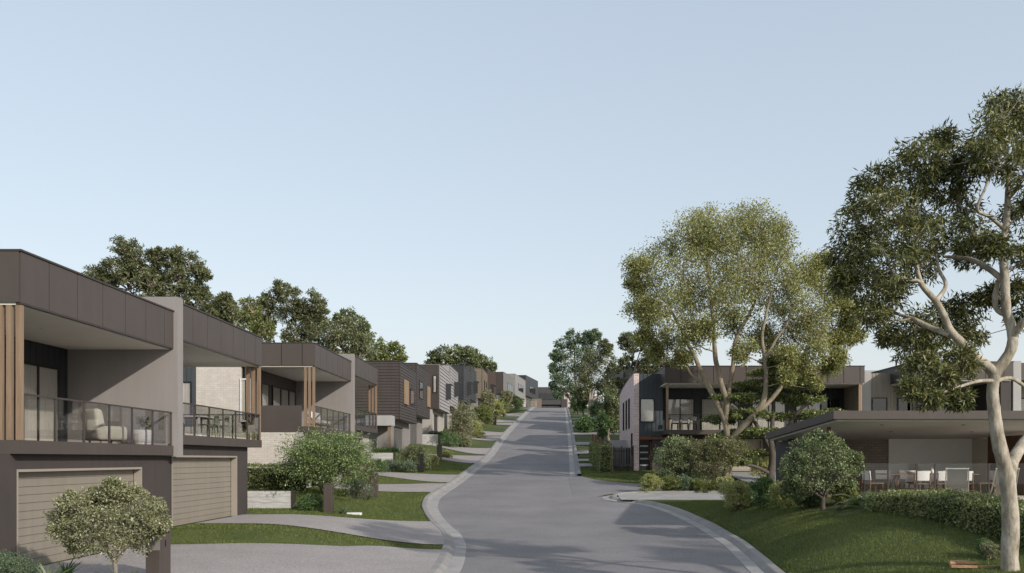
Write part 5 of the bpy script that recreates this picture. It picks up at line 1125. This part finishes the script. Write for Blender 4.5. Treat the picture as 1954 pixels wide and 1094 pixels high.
MB().lathe([(.06, 0), (.14, .05), (.22, .11), (.205, .11), (.12, .06), (.001, .035)], n=24).build('dish', M_WHITE, r, True)
r = empty('vase', (12.75*K, 29.35*K, DZ+.842), 0, 'small pale vase near the middle of the pavilion table', 'vase')
MB().lathe([(.05, 0), (.07, .06), (.05, .14), (.03, .2), (.04, .22), (.025, .2)], n=18).build('jar', M_CREAM, r, True)
# sling deck chairs
def sling(loc, a, label):
    r = empty('deck_chair', loc, a, label, 'deck chair', 'sling deck chairs by the glass fence')
    for s in (-1, 1): MB().bar((s*.30, -.62, .93), (s*.33, .62, .03), .035, .05).build('side_rail', M_WHITE, r); MB().bar((s*.27, .35, .50), (s*.27, -.55, .0), .03, .045).build('leg', M_TIMBL, r)
    mb = MB()
    for i in range(10):
        t0, t1 = i/10, (i+1)/10; g = lambda t: (-.60+1.2*t, .92-.86*t-.16*math.sin(math.pi*t))
        (ya, za), (yb, zb_) = g(t0), g(t1); mb.add([(-.28, ya, za), (.28, ya, za), (.28, yb, zb_), (-.28, yb, zb_)], [(0,1,2,3)])
    mb.build('sling', M_FABG, r); MB().bar((-.32, -.62, .93), (.32, -.62, .93), .035).build('top_rail', M_WHITE, r)
    return r
a = KS(sling((12.95*K, 28.0*K, DZ), R(-24), 'grey sling deck chair before the right end of the pavilion table'), 1.12)
b = copy_tree(a); b.location = (14.45*K, 28.0*K, DZ); b.rotation_euler.z = R(-20); b['label'] = 'grey sling deck chair at the right edge, behind the gum trunk'
# glass fence
FY = 29.55
r = empty('glass_fence', (PX(1649, FY), FY, DZ), 0, 'clear glass pool fence with dark posts between the hedge and the pavilion', 'fence')
for px, w in ((1649, .02), (1694.5, .045), (1749, .045), (1784, .045), (1887, .045), (1960, .045)):
    x = PX(px, FY)-PX(1649, FY); MB().box(x-w/2, x+w/2, -.02, .02, -.6, 1.22).build('post', M_BROWND, r)
xs = [PX(p, FY)-PX(1649, FY) for p in (1649, 1694.5, 1749, 1784, 1887, 1960)]
for a_, b_ in zip(xs[:-1], xs[1:]):
    MB().box(a_+.03, b_-.03, -.006, .006, .05, 1.20).build('glass_panel', M_GLASS, r)
MB().box(xs[0], xs[-1], -.007, .007, 1.201, 1.212).build('top_edge', M_RAIL, r)
# paling gate and fence beside the brick house
g0 = -.87
r = empty('paling_gate', (PX(1170, 60), 60.0, g0), 0, 'dark paling gate with open gaps left of the pink brick wall', 'gate')
wd = PX(1209, 60) - PX(1170, 60); mb = MB(); x = .05
while x < wd-.08: mb.box(x, x+.06, -.02, .02, .03, 1.68); x += .088
mb.build('palings', M_BLACK, r); MB().box(0, wd, .021, .06, .3, .37).box(0, wd, .021, .06, 1.4, 1.47).build('rail', M_BLACK, r)
for x in (0, wd*.38, wd-.06): MB().box(x, x+.07, -.045, .061, -.1, 1.78).build('post', M_BROWND, r)
r = empty('timber_fence', (PX(1168, 60), 60.1, g0), 0, 'rust brown timber fence running up the verge behind the clipped hedge', 'fence')
mb = MB()
for k in range(6): mb.box(-.12-.16*k, -.0-.16*k, .1+1.6*k, .28+1.6*k, -.2+.15*k, 1.95+.17*k)
mb.build('post', M_RUST, r)
mb = MB()
for k in range(5): mb.bar((-.06-.16*k, .25+1.6*k, .9+.15*k), (-.22-.16*k, 1.75+1.6*k, 1.05+.15*k), .04, 1.6)
mb.build('palings', M_RUST, r)
r = empty('garden_wall', (6.7, 64.5, -.6), 0, 'low grey wall with a white top behind the paling gate', 'wall')
MB().box(-2.0, -.8, 0, .2, -.5, 2.0).build('wall', M_GREYL, r)
# log pile at right
r = empty('fallen_log', (PX(1838, 18.6), 18.6, Tz(PX(1838, 18.6), 18.6)), R(-4), 'short split log lying on the lawn left of the gum trunk', 'log')
mb = MB(); mb.tube([(-.28, 0, .05), (-.1, .01, .06), (.1, 0, .055), (.26, -.01, .05)], [.055, .065, .06, .045], 7)
mb.build('log', M_LOG, r)
r = empty('fallen_log', (PX(1868, 18.3), 18.3, Tz(PX(1868, 18.3), 18.3)), R(-8), 'long thin split timber lying in front of the short log', 'log')
mb = MB(); mb.bar((-.55, 0, .03), (.42, .02, .03), .09, .05); mb.build('timber', M_LOG, r)
# trees standing behind and to the right of the viewpoint; they shade the lawn and the near road
for i, (x, y, h, w, lb) in enumerate(((18.5, 14.0, 9.5, 2.5, 'broad gum beyond the right edge, beside the pavilion lawn'), (16.5, 6.4, 9.5, 2.5, 'gum with spreading crown to the right of the viewpoint'))):
    z = Tz(x, y); bl = []; 
    for k in range(15):
        a = k*2.4; q = w*(.25+.7*((k*.618) % 1)); bl.append((x+math.cos(a)*q, y+math.sin(a)*q, z+h*(.6+.35*((k*.37) % 1)), w*.34, w*.34, w*.26))
    tree('gum_tree', lb, 'tree', (x, y, z), [([(x, y, z-.2), (x+.2, y, z+h*.3), (x, y+.1, z+h*.5)], [.3, .24, .2])], bl, 16, 26, .26, .07, L_GUM, M_BARK, subr=.45, twig=.015)
# ------------------------------------------------------------------ light, sky, camera
SX, SY, SZ = 1.0, -.95, .62
sdir = Vector((SX, SY, SZ)).normalized(); el = math.asin(sdir.z); az = math.atan2(sdir.x, sdir.y)
ld = bpy.data.lights.new('sun', 'SUN'); ld.energy = 2.35; ld.angle = R(.9); ld.color = (1, .93, .84)
lo_ = bpy.data.objects.new('sun', ld); COL.objects.link(lo_); lo_.rotation_euler = (-sdir).to_track_quat('-Z', 'Y').to_euler()
w = bpy.data.worlds.new('World'); sc.world = w; w.use_nodes = True; nt = w.node_tree; bg = nt.nodes['Background']
sky = nt.nodes.new('ShaderNodeTexSky'); sky.sky_type = 'NISHITA'; sky.sun_disc = False; sky.sun_elevation = el; sky.sun_rotation = az
sky.altitude = 50; sky.air_density = 1.0; sky.dust_density = 2.2; sky.ozone_density = 1.0
gm = nt.nodes.new('ShaderNodeGamma'); gm.inputs['Gamma'].default_value = .36; nt.links.new(sky.outputs[0], gm.inputs['Color'])
hs = nt.nodes.new('ShaderNodeHueSaturation'); hs.inputs['Saturation'].default_value = 1.12; hs.inputs['Value'].default_value = 2.2
nt.links.new(gm.outputs[0], hs.inputs['Color'])
tc = nt.nodes.new('ShaderNodeTexCoord'); sp = nt.nodes.new('ShaderNodeSeparateXYZ'); nt.links.new(tc.outputs['Generated'], sp.inputs[0])
mr = nt.nodes.new('ShaderNodeMapRange'); mr.inputs['From Min'].default_value = 0; mr.inputs['From Max'].default_value = .17; mr.inputs['To Min'].default_value = .75; mr.inputs['To Max'].default_value = 0; mr.interpolation_type = 'SMOOTHSTEP'
nt.links.new(sp.outputs[2], mr.inputs['Value'])
hz = nt.nodes.new('ShaderNodeMix'); hz.data_type = 'RGBA'; nt.links.new(mr.outputs[0], hz.inputs[0]); nt.links.new(hs.outputs[0], hz.inputs[6]); hz.inputs[7].default_value = (3.25, 3.42, 3.65, 1); nt.links.new(hz.outputs[2], bg.inputs['Color']); bg.inputs['Strength'].default_value = .15
cam = bpy.data.cameras.new('camera'); co = bpy.data.objects.new('camera', cam); COL.objects.link(co); sc.camera = co
co.location = (0, 0, 0); co.rotation_euler = (R(90), 0, 0)
cam.sensor_fit = 'HORIZONTAL'; cam.sensor_width = 36; cam.lens = F/1954*36
cam.shift_x = (977-CX)/1954; cam.shift_y = (CY-547)/1954; cam.clip_start = .1; cam.clip_end = 5000
sc.view_settings.view_transform = 'Standard'; sc.view_settings.look = 'None'; sc.view_settings.gamma = 1; sc.view_settings.exposure = EXPO
sc.cycles.max_bounces = 8; sc.cycles.transparent_max_bounces = 16; sc.cycles.use_denoising = True
